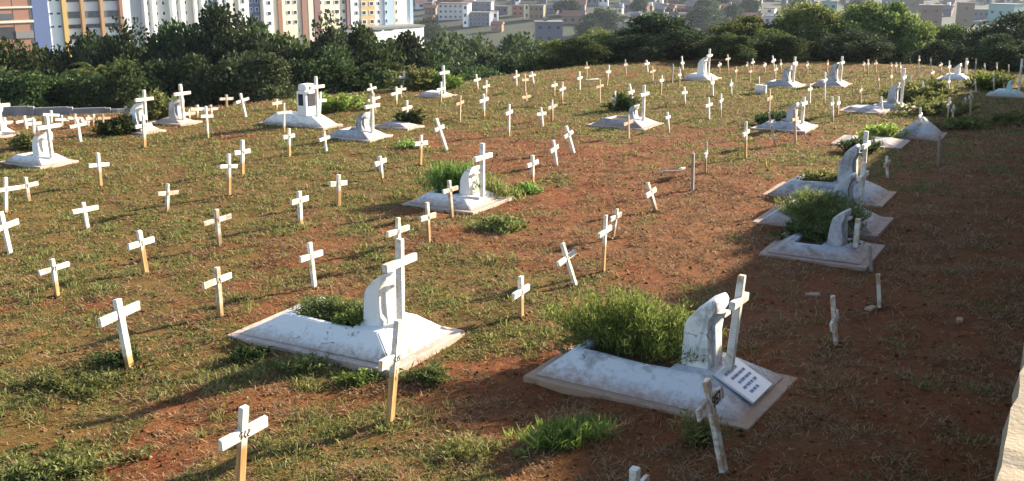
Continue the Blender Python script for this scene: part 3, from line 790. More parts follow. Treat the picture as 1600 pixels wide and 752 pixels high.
def weed(name, loc, rx, ry, h, n, mat, label, rz=0.0, leaf=.07, wide=.011, up=.7, cat='weeds', droop=.0, stems=40):
    rng = np.random.default_rng(abs(hash(label)) % 10000 if False else len(label) * 37 + n)
    sx = rng.normal(size=(stems, 2)) * .42; sx = np.clip(sx, -1.05, 1.05)
    hh = h * (1 - .55 * np.clip((sx ** 2).sum(1), 0, 1.4) / 1.4) * rng.uniform(.42, 1.18, stems)
    lean = sx * np.array([rx, ry]) * .45 + rng.normal(size=(stems, 2)) * .10 * h
    k = rng.integers(0, stems, n); t = rng.uniform(.05, 1, n) ** .75
    base = sx * np.array([rx, ry]) * .75
    C_ = np.empty((n, 3))
    C_[:, :2] = base[k] + lean[k] * (t ** 1.5)[:, None] + rng.normal(size=(n, 2)) * .035
    C_[:, 2] = np.maximum(0, hh[k] * t - droop * (sx[k] ** 2).sum(1) * h) + rng.normal(size=n) * .02
    D = np.empty((n, 3)); D[:, :2] = rng.normal(size=(n, 2)); D[:, 2] = up * rng.uniform(.2, 1.6, n)
    V, F = leaf_faces(C_, D, leaf * rng.uniform(.6, 1.5, n), wide * rng.uniform(.6, 1.4, n), rng)
    o = empty(name, loc, (0, 0, rz))
    add('foliage', mesh_np('foliage', V, F), M[mat], o)
    tb = []
    for i in range(stems):
        p = [(*(base[i] + lean[i] * q ** 1.5), hh[i] * q - .04 * (q == 0)) for q in (0, .35, .7, 1)]
        tb.append((p, (.005, .004, .003, .0015)))
    add('stems', tubes_mesh('stems', tb), M['weed_olive'], o)
    tag(o, label, cat)
    return o
def tw(i, fx, fy, dz=-.06): 
    p = tomb_point(i, fx, fy); return (p[0], p[1], p[2] + dz)
az = lambda i: TOMBS[i][0].rotation_euler[2]
weed('weed_clump', tw(1, .36, .56), .90, .42, .52, 15000, 'weed_lush', 'tall lush green weeds filling the plaque tomb', az(1), .058, .0055, 1.6, stems=300)
weed('weed_clump', tw(1, .16, .62, -.2), .45, .40, .30, 2600, 'weed_olive', 'olive weeds spilling over the foot of the plaque tomb', az(1), .07, .012, .6, stems=60)
weed('weed_clump', tw(0, .43, .52), .62, .26, .17, 8000, 'weed_olive', 'low creeping weeds on the large bright white tomb', az(0), .036, .007, .5, stems=90)
weed('weed_clump', tw(0, .60, .36), .16, .12, .16, 700, 'weed_lush', 'bright green sprig at the headstone of the creeper-covered tomb', az(0), .05, .012, .4, stems=20)
weed('weed_clump', tw(2, .40, .56), .55, .34, .46, 4200, 'weed_lush', 'upright grass clump growing from the mid-field white tomb', az(2), .15, .007, 2.2, stems=120)
weed('weed_clump', tw(2, .78, .95, -.25), .5, .35, .32, 1500, 'weed_olive', 'olive grass behind the cross of the mid-field tomb', az(2), .13, .007, 2.0, stems=60)
weed('weed_clump', tw(23, .54, .14, -.2), .60, .46, .50, 8000, 'weed_olive', 'sprawling green bush on the middle tomb of the right trio', az(23), .09, .009, 1.3, stems=170)
weed('weed_clump', tw(24, .40, .75, -.2), .62, .36, .34, 4500, 'weed_dark', 'dark low weeds over the foot of the nearest right tomb', az(24), .09, .014, .6, stems=90)
weed('weed_clump', tw(22, .42, .5, -.05), .5, .25, .18, 1500, 'weed_olive', 'thin weeds inside the rear right kerbed tomb', az(22), .07, .012, .5, stems=50)
def gw(px, py, rx, ry, h, n, mat, label, leaf=.07, wide=.012, up=.8, cat='weeds', stems=50):
    p = P(px, py); return weed('weed_clump', (p[0], p[1], ground_z(p[0], p[1]) - .02), rx, ry, h, n, mat, label, 0.4, leaf, wide, up, cat, stems=stems)
gw(1092, 692, .22, .18, .26, 900, 'weed_olive', 'weed tuft behind the numbered leaning cross', .06, .008)
gw(885, 690, .42, .22, .17, 1700, 'weed_lush', 'low bright grass tuft in front of the plaque tomb', .11, .006, 1.4)
gw(725, 705, .35, .22, .10, 700, 'weed_olive', 'thin weed patch in the bottom centre foreground', .06, .006)
gw(782, 360, .42, .35, .22, 1500, 'weed_olive', 'rounded weed clump right of the mid-field tomb front', .07, .012)
gw(825, 300, .35, .3, .16, 900, 'weed_lush', 'small green weed patch beside the mid-field tomb end', .06, .012)
gw(640, 232, .4, .3, .16, 700, 'weed_lush', 'small green patch at the end of the long grey tomb', .07, .012)
gw(480, 575, .28, .16, .13, 700, 'weed_olive', 'small weed tuft under the edge of the creeper-covered tomb', .07, .009)
gw(560, 592, .25, .16, .10, 500, 'weed_lush', 'green sprout under the front corner of the creeper-covered tomb', .06, .01)
gw(390, 560, .22, .14, .12, 500, 'weed_dark', 'dark tuft under the foot corner of the creeper-covered tomb', .06, .01)
gw(75, 735, .7, .34, .12, 4200, 'weed_olive', 'spreading green weeds in the bottom left corner', .055, .008, .6)
gw(100, 605, .6, .4, .10, 3000, 'weed_olive', 'green weed mat left of the leaning lettered cross', .05, .008, .6)
gw(185, 565, .3, .2, .12, 800, 'weed_dark', 'small dark weeds at the foot of the leaning lettered cross', .06, .012, .4)
gw(665, 590, .3, .2, .14, 800, 'weed_olive', 'weed tuft right of the painted cross before the white tomb', .08, .01, .6)
gw(185, 208, .6, .4, .45, 2200, 'weed_dark', 'dark shrub left of the shrub-side tomb', .10, .02, .6, 'shrub')
gw(48, 232, .4, .3, .32, 1200, 'weed_olive', 'small shrub on the leftmost front tomb', .12, .025, .6, 'shrub')
gw(246, 185, .7, .5, .6, 2000, 'weed_olive', 'yellow-green bush between the two left background tombs', .16, .03, .7, 'shrub')
gw(640, 196, .35, .3, .38, 800, 'weed_dark', 'dark shrub behind the low grey slab', .12, .025, .6, 'shrub')
gw(975, 172, .4, .3, .5, 900, 'weed_dark', 'dark brown shrub behind the sunken grey tomb', .12, .025, .6, 'shrub')
gw(1210, 196, .7, .5, .3, 1600, 'weed_dark', 'low dark shrub at the foot of the bright-ended tomb', .12, .025, .6, 'shrub')
gw(1345, 238, .6, .4, .28, 1600, 'weed_dark', 'dark weeds around the flat weathered slab', .1, .02, .6)
gw(1380, 215, .6, .4, .3, 1300, 'weed_lush', 'green weeds behind the flat weathered slab', .1, .018, .8)
gw(1425, 160, 1.0, .6, .55, 2400, 'weed_olive', 'large olive shrub behind the overgrown tomb', .16, .03, .7, 'shrub')
gw(1455, 150, .8, .6, .5, 1800, 'weed_olive', 'olive shrub right of the overgrown tomb', .16, .03, .7, 'shrub')
gw(1545, 138, 1.0, .6, .55, 2200, 'weed_lush', 'bright green shrub left of the teal tomb', .16, .03, .7, 'shrub')
gw(1500, 200, .9, .6, .25, 1600, 'weed_olive', 'olive weeds right of the peaked tomb', .12, .022, .6)
gw(1460, 178, 1.2, .7, .4, 2400, 'weed_olive', 'olive weeds behind the peaked tomb', .12, .022, .6)
gw(1575, 190, 1.1, .7, .2, 1600, 'weed_olive', 'low weeds in front of the teal tomb', .12, .022, .6)
gw(690, 138, .9, .6, .5, 1800, 'weed_lush', 'green bush beside the brow tomb', .14, .028, .7, 'shrub')
gw(650, 140, .9, .6, .7, 2000, 'weed_olive', 'yellow-green bush left of the brow tomb', .16, .03, .7, 'shrub')
gw(520, 172, .9, .6, .5, 1800, 'weed_lush', 'bright bush right of the niche tomb', .14, .028, .7, 'shrub')

for k, (uu, hh_) in enumerate(((12.5, .30), (15.2, .22), (17.0, .34), (21.5, .30), (24.0, .38), (28.0, .30))):  # unseen clumps added to break the wall's straight shadow edge
    zt = 2.9 if uu < 19 else 3.5
    q = U * uu + N * (-.11 + .16)
    weed('weed_clump', (q[0], q[1], zt - .01), .45, .12, hh_, 700, 'weed_dark', f"weeds growing on top of the boundary wall, {ORD[k]} clump from its near end", math.atan2(U[1], U[0]), .09, .012, .9, stems=26)
# ---- grass and straw over the whole field
def blades(name, n_try, which, mat, hmin, hmax, wn, label, seed, flat):
    rng = np.random.default_rng(seed)
    # even over angle and log distance so that the near ground is dense
    u_ = rng.random(n_try)
    y = 6.0 * (46 / 6.0) ** (u_ ** .86)
    x = rng.uniform(-.62, .66, n_try) * (y + 1.0)
    g, d = cover(x, y)
    dens = g if which == 0 else np.clip(d * (1 - .55 * g), 0, 1)
    clump = fbm(x / .22, y / .22, seed + 7, 2)
    keep = rng.random(n_try) < np.minimum(1, dens * 1.5 * sstep(.40, .58, clump) + .05)
    keep &= y < np.interp(x, EX, EY) + 5.5
    p = x * N[0] + y * N[1]
    keep &= p < -.2
    for t, short, pF, L, W, h, px0, px1, si in TOMBS:
        c, s = math.cos(t.rotation_euler[2]), math.sin(t.rotation_euler[2])
        dx, dy = x - t.location[0], y - t.location[1]
        lx, ly = c * dx + s * dy, -s * dx + c * dy
        keep &= ~((lx > -.03) & (lx < L + .05) & (ly > -.03) & (ly < W + .03))
    x, y = x[keep], y[keep]; n = len(x)
    z = H(x, y) + (fbm(x / .55, y / .55, 81, 3) - .5) * .085 * (.5 + .5 * (1 - sstep(18, 40, y))) + (fbm(x / 3, y / 3, 91, 2) - .5) * .12 - .01
    far = np.clip((y - 7) / 30, 0, 1)
    L_ = rng.uniform(hmin, hmax, n) * (1 + .7 * far); wd = wn * (1 + 2.6 * far) * rng.uniform(.6, 1.4, n)
    a = rng.uniform(0, 2 * math.pi, n); ti = rng.uniform(*flat, n)
    dr = np.stack([np.cos(a) * ti, np.sin(a) * ti, np.sqrt(np.clip(1 - ti ** 2, 0, 1))], -1)
    sd = np.stack([-np.sin(a), np.cos(a), rng.uniform(-.3, .3, n)], -1)
    B = np.stack([x, y, z], -1)
    mid = B + dr * (L_ * .55)[:, None]; dr2 = dr.copy(); dr2[:, 2] -= rng.uniform(.2, .9, n); tip = mid + dr2 * (L_ * .45)[:, None]
    tip[:, 2] = np.maximum(tip[:, 2], z + .006)
    w2 = sd * wd[:, None]
    V = np.stack([B - w2 * .7, B + w2 * .7, mid + w2, mid - w2, tip], 1).reshape(-1, 3)
    i = np.arange(n)[:, None] * 5
    F = np.concatenate([np.concatenate([i, i + 1, i + 2], 1), np.concatenate([i, i + 2, i + 3], 1), np.concatenate([i + 3, i + 2, i + 4], 1)], 1).reshape(-1, 3)
    o = add(name, mesh_np(name, V, F), M[mat])
    tag(o, label, 'grass', kind='stuff')
    return n
n1 = blades('green_grass', 720000, 0, 'green_blade', .025, .075, .0042, 'patchy green grass and low weeds over the red ground', 3, (.45, .95))
n2 = blades('dry_grass', 520000, 1, 'dry_blade', .05, .15, .0030, 'dry straw and dead stalks scattered over the red ground', 4, (.75, .995))
def tufts():
    rng = np.random.default_rng(21)
    n = 16000; y = 6.0 * (40 / 6.0) ** (rng.random(n) ** .9); x = rng.uniform(-.62, .66, n) * (y + 1)
    g, d = cover(x, y)
    k = rng.random(n) < (.05 + .5 * g) * sstep(.45, .6, fbm(x / .9, y / .9, 301, 2))
    k &= (x * N[0] + y * N[1] < -.3) & (y < np.interp(x, EX, EY) + 2)
    for t, short, pF, L, W, h, px0, px1, si in TOMBS:
        c, s_ = math.cos(t.rotation_euler[2]), math.sin(t.rotation_euler[2]); dx, dy = x - t.location[0], y - t.location[1]
        lx, ly = c * dx + s_ * dy, -s_ * dx + c * dy
        k &= ~((lx > -.1) & (lx < L + .1) & (ly > -.1) & (ly < W + .1))
    x, y = x[k], y[k]; m = len(x); q = 30
    far = np.clip((y - 7) / 30, 0, 1)
    r = rng.uniform(.03, .10, m) * (1 + far)
    X = (x[:, None] + rng.normal(size=(m, q)) * r[:, None]).ravel(); Y = (y[:, None] + rng.normal(size=(m, q)) * r[:, None]).ravel()
    Z = np.repeat(H(x, y) + (fbm(x / .55, y / .55, 81, 3) - .5) * .085 * (.5 + .5 * (1 - sstep(18, 40, y))) + (fbm(x / 3, y / 3, 91, 2) - .5) * .12 - .015, q)
    F_ = np.repeat(far, q); n = len(X)
    hh = np.repeat(rng.uniform(.05, .15, m), q) * rng.uniform(.5, 1.2, n); wd = .0042 * (1 + 2.2 * F_)
    ox = X - np.repeat(x, q); oy = Y - np.repeat(y, q)
    B = np.stack([X, Y, Z], -1); dv = np.stack([ox * 5 + rng.normal(size=n) * .45, oy * 5 + rng.normal(size=n) * .45, np.ones(n)], -1); dv /= np.linalg.norm(dv, axis=1, keepdims=True)
    a = rng.uniform(0, 6.28, n); w2 = np.stack([np.cos(a), np.sin(a), np.zeros(n)], -1) * wd[:, None]
    mid = B + dv * (hh * .6)[:, None]; tip = mid + (dv * np.array([1.6, 1.6, .35])) * (hh * .4)[:, None]
    V = np.stack([B - w2 * .7, B + w2 * .7, mid + w2, mid - w2, tip], 1).reshape(-1, 3); i = np.arange(n)[:, None] * 5
    F = np.concatenate([np.concatenate([i, i + 1, i + 2], 1), np.concatenate([i, i + 2, i + 3], 1), np.concatenate([i + 3, i + 2, i + 4], 1)], 1).reshape(-1, 3)
    tag(add('grass_tufts', mesh_np('grass_tufts', V, F), M['green_blade']), 'uneven taller tufts of yellow-green grass between the crosses', 'grass', kind='stuff')
    return m
print('blades', n1, n2, 'tufts', tufts())

# ---- clods and small stones, heaped a little round the stakes
def clods():
    rng = np.random.default_rng(77)
    n = 9000; y = 6.0 * (30 / 6.0) ** rng.random(n); x = rng.uniform(-.6, .62, n) * (y + 1)
    sz = rng.uniform(.006, .022, n) * (1 + y / 25)
    ex_ = [(b[0] + q[0], b[1] + q[1], q[2]) for o, _, b, *_r in CROSSES if np.hypot(b[0], b[1]) < 24
           for q in np.stack([rng.normal(size=26) * .06, rng.normal(size=26) * .06, rng.uniform(.012, .035, 26)], -1)]
    ex_ = np.array(ex_); x = np.concatenate([x, ex_[:, 0]]); y = np.concatenate([y, ex_[:, 1]]); sz = np.concatenate([sz, ex_[:, 2]]); n = len(x)
    keep = x * N[0] + y * N[1] < -.3
    for t, short, pF, L, W, h, px0, px1, si in TOMBS:
        c, s_ = math.cos(t.rotation_euler[2]), math.sin(t.rotation_euler[2]); dx, dy = x - t.location[0], y - t.location[1]
        lx, ly = c * dx + s_ * dy, -s_ * dx + c * dy
        keep &= ~((lx > -.02) & (lx < L + .02) & (ly > -.02) & (ly < W + .02))
    x, y, sz = x[keep], y[keep], sz[keep]; n = len(x)
    z = H(x, y) + (fbm(x / .55, y / .55, 81, 3) - .5) * .085 * (.5 + .5 * (1 - sstep(18, 40, y))) + (fbm(x / 3, y / 3, 91, 2) - .5) * .12
    octa = np.array([(1, 0, 0), (0, 1, 0), (-1, 0, 0), (0, -1, 0), (0, 0, .8), (0, 0, -.8)])
    V = (octa[None] * rng.uniform(.6, 1.3, (n, 6, 1)) + rng.normal(size=(n, 6, 3)) * .15) * sz[:, None, None] + np.stack([x, y, z], -1)[:, None]
    f = np.array([(0, 1, 4), (1, 2, 4), (2, 3, 4), (3, 0, 4), (1, 0, 5), (2, 1, 5), (3, 2, 5), (0, 3, 5)])
    o = add('soil_clods', mesh_np('soil_clods', V.reshape(-1, 3), (f[None] + np.arange(n)[:, None, None] * 6).reshape(-1, 3)), M['clod'])
    tag(o, 'loose red clods and small stones scattered over the ground', 'soil', kind='stuff')
clods()
# ---- trees
def crown_mesh(name, seed, n=8500, clumps=60, leaf=.045, low=.12, flat=1.0):
    rng = np.random.default_rng(seed)
    cc = rng.normal(size=(clumps, 3)); cc /= np.linalg.norm(cc, axis=1, keepdims=True)
    cc *= rng.uniform(.35, 1.0, clumps)[:, None] ** .6
    lob = 1 + .22 * np.sin(3 * np.arctan2(cc[:, 1], cc[:, 0]) + seed) + rng.normal(size=clumps) * .08
    cc[:, :2] *= lob[:, None] * .40; cc[:, 2] = low + (1 - low) * (.5 + .44 * cc[:, 2] * flat)
    cc[:, :2] *= (1.08 - .12 * np.clip((cc[:, 2] - .6) / .4, 0, 1))[:, None]
    rad = rng.uniform(.09, .18, clumps)
    k = rng.integers(0, clumps, n)
    q = rng.normal(size=(n, 3)); q /= np.linalg.norm(q, axis=1, keepdims=True); q *= (rng.random(n) ** .45)[:, None]
    C_ = cc[k] + q * rad[k][:, None] * np.array([1, 1, .8])
    D = q + rng.normal(size=(n, 3)) * .7; D[:, 2] += .1
    V, F = leaf_faces(C_, D, leaf * rng.uniform(.6, 1.5, n), leaf * .5 * rng.uniform(.6, 1.3, n), rng)
    return mesh_np(name, V, F), cc
def trunk_mesh(name, cc, seed):
    rng = random.Random(seed)
    tb = [([(0, 0, -.06), (.01, .01, .18), (.0, .02, .40), (.02, 0, .62)], (.030, .024, .017, .008))]
    for i in range(0, len(cc), 6):
        c = cc[i]; z0 = rng.uniform(.15, .45)
        tb.append(([(0.01, .01, z0), (c[0] * .45, c[1] * .45, z0 + (c[2] - z0) * .35), tuple(c)], (.012, .008, .003)))
    return tubes_mesh(name, tb)
VAR = []
for k in range(5):
    cm, cc = crown_mesh('crown', 100 + k, 17000, 40 + 7 * k, .030, .08)
    VAR.append((cm, trunk_mesh('trunk', cc, k)))
cm_low, cc_low = crown_mesh('crown', 140, 3600, 48, .062, .08)
VARLOW = (cm_low, trunk_mesh('trunk', cc_low, 9))
def variant(me, mat):
    key = me.name + mat
    if key not in VCACHE:
        c = me.copy(); c.materials.clear(); c.materials.append(M[mat]); VCACHE[key] = c
    return VCACHE[key]
VCACHE = {}
TREES = []
def tree(px, pytop, wpx, y, mat, k=None, name='tree', low=False):
    top = at(px, pytop, y); zb = float(H(top[0], y)) - .2
    wd = wpx / FPX * y * (1.32 if px < 1120 else 1.12); h = max(1.5, (top[2] - zb) * (1.01 if px < 1120 else 1.12))
    cm, tm = VARLOW if low else VAR[(len(TREES) if k is None else k) % 5]
    o = empty(name, (top[0], y, zb), (0, 0, random.uniform(0, 6.28)))
    add('crown', variant(cm, mat), None, o, scale=(wd, wd, h))
    add('trunk', variant(tm, 'bark'), None, o, scale=(wd * .8, wd * .8, h))
    TREES.append((o, px, mat, y))
    return o
D_, M_, L_ = 'tree_dark', 'tree_mid', 'tree_light'
for a in ((-40, 62, 130, 58, D_), (25, 62, 125, 58, M_), (90, 58, 130, 60, D_), (205, 46, 125, 57, D_), (268, 38, 120, 60, M_), (350, 12, 135, 58, D_), (405, 34, 120, 61, M_),
          (445, 40, 120, 60, M_), (505, 38, 115, 58, D_), (565, 42, 115, 60, M_), (620, 56, 115, 64, D_), (668, 80, 90, 66, M_), (705, 36, 125, 88, D_), (755, 70, 100, 92, D_),
          (150, 54, 120, 61, D_), (-20, 108, 130, 42, D_), (45, 112, 120, 41, M_), (112, 106, 125, 43, D_), (185, 100, 120, 42, M_), (255, 98, 115, 43, D_), (322, 88, 125, 44, D_), (390, 80, 135, 44, D_),
          (460, 84, 125, 46, D_), (530, 84, 130, 47, M_), (592, 98, 110, 48, M_), (645, 108, 90, 49, M_), (690, 98, 95, 56, D_), (745, 98, 105, 58, M_), (795, 90, 110, 62, D_),
          (842, 82, 90, 60, M_), (800, 58, 90, 100, D_), (850, 66, 80, 85, D_), (885, 74, 85, 50, L_), (932, 50, 115, 50, L_), (905, 92, 80, 47, M_), (978, 66, 60, 51, L_), (1035, 22, 110, 50, D_),
          (1002, 62, 85, 48, D_), (1072, 60, 85, 49, D_), (1108, 82, 80, 58, M_), (1165, 36, 115, 54, L_), (1205, 52, 90, 52, L_), (1262, 8, 105, 55, L_), (1300, 36, 85, 54, M_), (1350, 18, 110, 56, L_),
          (1392, 20, 95, 56, L_), (1432, 40, 95, 55, L_), (1490, 42, 80, 56, L_), (1540, 52, 115, 54, D_), (1600, 34, 130, 53, D_), (1660, 40, 130, 53, D_),
          (1140, 82, 90, 47, M_), (1215, 66, 90, 48, M_), (1340, 56, 110, 49, D_), (1470, 70, 80, 48, D_), (1580, 62, 110, 47, D_), (1640, 76, 110, 44, D_)):
    tree(*a)
def palm(px, pytop, y):
    top = at(px, pytop, y); zb = float(H(top[0], y)) - .2; h = top[2] - zb
    o = empty('palm_tree', (top[0], y, zb))
    add('trunk', tubes_mesh('trunk', [([(0, 0, -.1), (.1, 0, h * .4), (.05, .1, h * .72)], (.10, .09, .07))]), M['bark'], o)
    rng = np.random.default_rng(8)
    for k in range(13):
        a = k * 2.4; C_, D2 = [], []
        ln = rng.uniform(1.5, 2.2); el = R(rng.uniform(30, 86)); px_, pz_, st = 0.0, h * .72, ln / 40
        for q in range(40):
            px_ += st * math.cos(el); pz_ += st * math.sin(el); el -= R(2.6)
            c = (.05 + px_ * math.cos(a), .1 + px_ * math.sin(a), pz_)
            for sgn in (-1, 1):
                C_.append(c); D2.append((math.cos(a) * .8 - sgn * math.sin(a), math.sin(a) * .8 + sgn * math.cos(a), -.5))
        C_ = np.array(C_); D2 = np.array(D2)
        V, F = leaf_faces(C_, D2, np.full(len(C_), .30), np.full(len(C_), .025), rng)
        add('frond', mesh_np('frond', V, F), M['tree_light'], o)
    tag(o, 'feathery palm standing among the dark trees at left', 'palm')
palm(150, 76, 45.0)
TREES.sort(key=lambda t: (t[3] > 51, t[1]))
cnt = [0, 0]
for o, px, mat, y in TREES:
    r = 1 if y > 51 else 0
    tag(o, f"{ {'tree_dark': 'dark', 'tree_mid': 'mid-green', 'tree_light': 'light green'}[mat]} leafy tree, {ORD[cnt[r]]} from left in the {'rear' if r else 'front'} row behind the graves", 'tree', 'trees behind the cemetery')
    cnt[r] += 1

# ================================================================== CITY
def P_(name, c, **k):
    M[name] = m_plain(name, c, k.get('var', .12), k.get('scale', .25), k.get('rough', .85), stain=k.get('stain'))
    return M[name]
for nm, c in (('c_white', (.84, .84, .82)), ('c_cream', (.80, .68, .50)), ('c_brown', (.30, .15, .10)), ('c_maroon', (.22, .12, .12)), ('c_ochre', (.48, .34, .18)), ('c_lblue', (.36, .47, .58)),
              ('c_blue', (.10, .145, .29)), ('c_grey', (.56, .56, .56)), ('c_yellow', (.52, .36, .13)), ('c_orange', (.40, .25, .13)), ('c_brick', (.32, .16, .11)), ('c_pale', (.62, .57, .48)),
              ('c_bgrey', (.19, .20, .25)), ('c_lilac', (.15, .14, .19)), ('c_tan', (.25, .17, .11)), ('c_teal', (.24, .40, .36)), ('c_pink', (.26, .14, .10)), ('c_roof', (.26, .13, .09)),
              ('c_hgrey', (.21, .20, .20)), ('c_asb', (.20, .195, .19)), ('c_band', (.66, .68, .70))):
    P_(nm, c, stain=tuple(.7 * v for v in c))
M['glass'] = m_glass('dark_window_glass', (.035, .04, .05))
M['strip_glass'] = m_glass('grey_strip_glass', (.09, .10, .12))
UNIT = {}
def unit_box(mat):
    if mat not in UNIT:
        me = box_mesh('panel', 0, 1, 0, 1, 0, 1); me.materials.append(M[mat]); UNIT[mat] = me
    return UNIT[mat]
def frame_mesh(mat='c_white'):
    key = 'frame' + mat
    if key not in UNIT:
        bm = bmesh.new(); f = .09
        for b in ((0, 1, 0, f), (0, 1, 1 - f, 1), (0, f, f, 1 - f), (1 - f, 1, f, 1 - f)):
            bm_box(bm, b[0], b[1], 0, 1, b[2], b[3])
        me = bm_mesh('window', bm); me.materials.append(M[mat]); UNIT[key] = me
    return UNIT[key]
def ubox(name, mat, parent, x0, x1, y0, y1, z0, z1):
    o = add(name, unit_box(mat), None, parent); o.location = (x0, y0, z0); o.scale = (x1 - x0, y1 - y0, z1 - z0); return o
def uwin(parent, x0, x1, z0, z1, yface, glass='glass', fm='c_white'):
    f = add('window', frame_mesh(fm), None, parent); f.location = (x0, yface - .10, z0); f.scale = (x1 - x0, .14, z1 - z0)
    g = add('pane', unit_box(glass), None, f); g.location = (.05, .45, .05); g.scale = (.90, .4, .90)
def building(name, x0, x1, y, strips, wins, rows, floor_px, top_floors, depth, label, ybase=None, cat='building', wh=6.5, glass='glass', bands=(), off=0.0):
    """facade given in pixel columns at distance y; floors go up to top_floors above the lowest visible row"""
    A = R(50); fd = np.array([math.cos(A), math.sin(A)]); fn = np.array([fd[1], -fd[0]])
    o0 = np.array([-114.0, 250.0]) + fn * off               # the street front all the towers stand on
    def on_line(px):
        d = ray(px, 40)[:2]
        q = np.linalg.solve(np.array([[fd[0], -d[0]], [fd[1], -d[1]]]), -o0)
        return o0 + fd * q[0]
    cc_ = on_line((x0 + x1) / 2); y = float(cc_[1])
    c = at((x0 + x1) / 2, 40, y); zref = c[2]                # height of pixel row 40
    m = (y * CT - (c[2] - CAMH) * ST) / FPX
    zof = lambda py: zref + (40 - py) * m / 1.02
    xof = lambda px: float(np.dot(on_line(px) - cc_, fd))
    zb = float(H(c[0], y)) - 1
    zt = zof(rows[-1]) + (top_floors + .8) * floor_px * m
    t = empty(name, (c[0], y, 0), (0, 0, A))
    ubox('wall', strips[0][2], t, xof(x0), xof(x1), 0, depth, zb, zt)
    ubox('roof', 'c_asb', t, xof(x0) - .3, xof(x1) + .3, -.3, depth + .3, zt, zt + .6)
    for q, (a, b, mt, pr) in enumerate(strips[1:]):
        ubox('facade_strip', mt, t, xof(a), xof(b), -pr, -.002, zb, zt - .05 - .01 * q)
    for a, b, ya, yb, mt, pr in bands:
        ubox('facade_band', mt, t, xof(a), xof(b), -pr, -.002, zof(yb), zof(ya))
    allrows = [zof(r) for r in rows] + [zof(rows[-1]) + (k + 1) * floor_px * m for k in range(top_floors)]
    for zz in allrows:
        for a, b, pr in wins:
            uwin(t, xof(a), xof(b), zz - wh * m / 2, zz + wh * m / 2, -pr, glass)
    tag(t, label, cat)
    return t
building('commercial_building', 50, 206, 262, [(0, 0, 'c_band')] + [(50, 75, 'c_blue', .9), (75, 96, 'c_white', .5), (96, 103, 'c_yellow', 1.2), (126, 131, 'c_orange', 1.0), (156, 161, 'c_orange', 1.0), (186, 191, 'c_brown', 1.0)],
         [(77, 83, .5), (88, 95, .5)], [40, 20], 20, 4, 24, 'commercial block with blue tower and yellow and orange pillars', off=0, wh=4,
         bands=[(103, 126, r0, r0 + hh, mt, .25) for r0, hh, mt in ((18, 10, 'strip_glass'), (38, 6, 'glass'), (-3, 6, 'glass'), (55, 6, 'glass'), (-22, 9, 'strip_glass'))]
         + [(131, 156, r0, r0 + hh, mt, .25) for r0, hh, mt in ((18, 10, 'strip_glass'), (38, 6, 'glass'), (-3, 6, 'glass'), (-22, 9, 'strip_glass'))]
         + [(161, 186, r0, r0 + hh, mt, .25) for r0, hh, mt in ((18, 10, 'strip_glass'), (38, 6, 'glass'), (-3, 6, 'glass'), (-22, 9, 'strip_glass'))])
building('brick_building', -60, 52, 246, [(0, 0, 'c_pale'), (22, 48, 'c_brick', .2), (-55, 20, 'c_brick', .2)], [(-50, -30, .2), (-22, 0, .2)], [26, 2], 24, 2, 18, 'brick building with pale concrete frame at the top left corner', off=0.5,
         wh=7, bands=[(-60, 52, 33, 37, 'c_pale', .5), (-60, 52, 11, 14, 'c_pale', .5), (-55, 21, 43, 62, 'dark_niche', .3), (22, 50, 50, 62, 'c_asb', .45), (-60, 20, 22, 31, 'strip_glass', .4)])
building('apartment_tower', 204, 320, 330, [(0, 0, 'c_grey'), (223, 228, 'c_white', 1.4), (236, 242, 'c_white', 1.4), (267, 273, 'c_white', 1.4), (280, 286, 'c_white', 1.4), (302, 306, 'c_white', 1.4), (313, 318, 'c_white', 1.4), (286, 301, 'c_pale', .5)],
         [(230, 235, .0), (244, 249, 0), (255, 260, 0), (275, 279, 0), (307, 312, 0), (289, 292, .5)], [36, 21, 5], 15.5, 7, 16, 'grey apartment tower with white vertical pilasters', off=-0.6)
building('apartment_tower', 318, 414, 400, [(0, 0, 'c_blue'), (342, 346, 'c_white', 1.2), (353, 358, 'c_white', 1.2), (373, 388, 'c_white', .8), (358, 373, 'c_pale', .4)],
         [(322, 327, 0), (330, 335, 0), (376, 381, .8), (392, 396, 0), (400, 405, 0)], [30, 16, 3], 13.5, 8, 16, 'dark blue apartment tower with white pilasters behind the tallest tree', off=-1.2)
building('apartment_tower', 412, 491, 345, [(0, 0, 'c_cream'), (412, 426, 'c_white', .5), (435, 441, 'c_brown', .4), (472, 478, 'c_brown', .4), (482, 490, 'c_pale', .3)],
         [(417, 423, .5), (449, 455, 0), (459, 465, 0)], [35, 20, 4], 15.5, 7, 18, 'cream apartment tower with brown vertical stripes', off=0.0)
building('apartment_tower', 491, 549, 352, [(0, 0, 'c_cream'), (491, 500, 'c_maroon', .6), (541, 549, 'c_maroon', .6)],
         [(500.5, 504, 0), (510, 518, 0), (523, 531, 0), (535, 540.5, 0)], [33, 18.5, 4], 14.5, 7, 18, 'cream apartment tower edged with maroon strips', off=-0.4)
building('apartment_tower', 549, 646, 358, [(0, 0, 'c_white'), (564, 586, 'c_ochre', .2), (600, 614, 'c_lblue', .5), (616, 621, 'c_cream', .3), (640, 645, 'c_lblue', .3)],
         [(555, 560, 0), (565, 572, .2), (577, 584, .2), (590, 594, 0), (600.5, 604, .5), (618, 620.5, .3)], [33, 19, 5.5], 13.8, 8, 18, 'white apartment tower with ochre panel and pale blue strip', off=0.3)
building('parking_podium', 566, 662, 338, [(0, 0, 'c_white'), (566, 600, 'c_white', .1)], [], [60, 47], 3, 0, 12, 'low white parking podium at the foot of the white tower', off=9.0, cat='podium',
         bands=[(576, 596, 45.5, 47.5, 'glass', .3), (600, 614, 45.5, 47, 'glass', .2), (623, 630, 42.5, 45, 'glass', .2), (640, 655, 42.5, 45, 'glass', .2)])

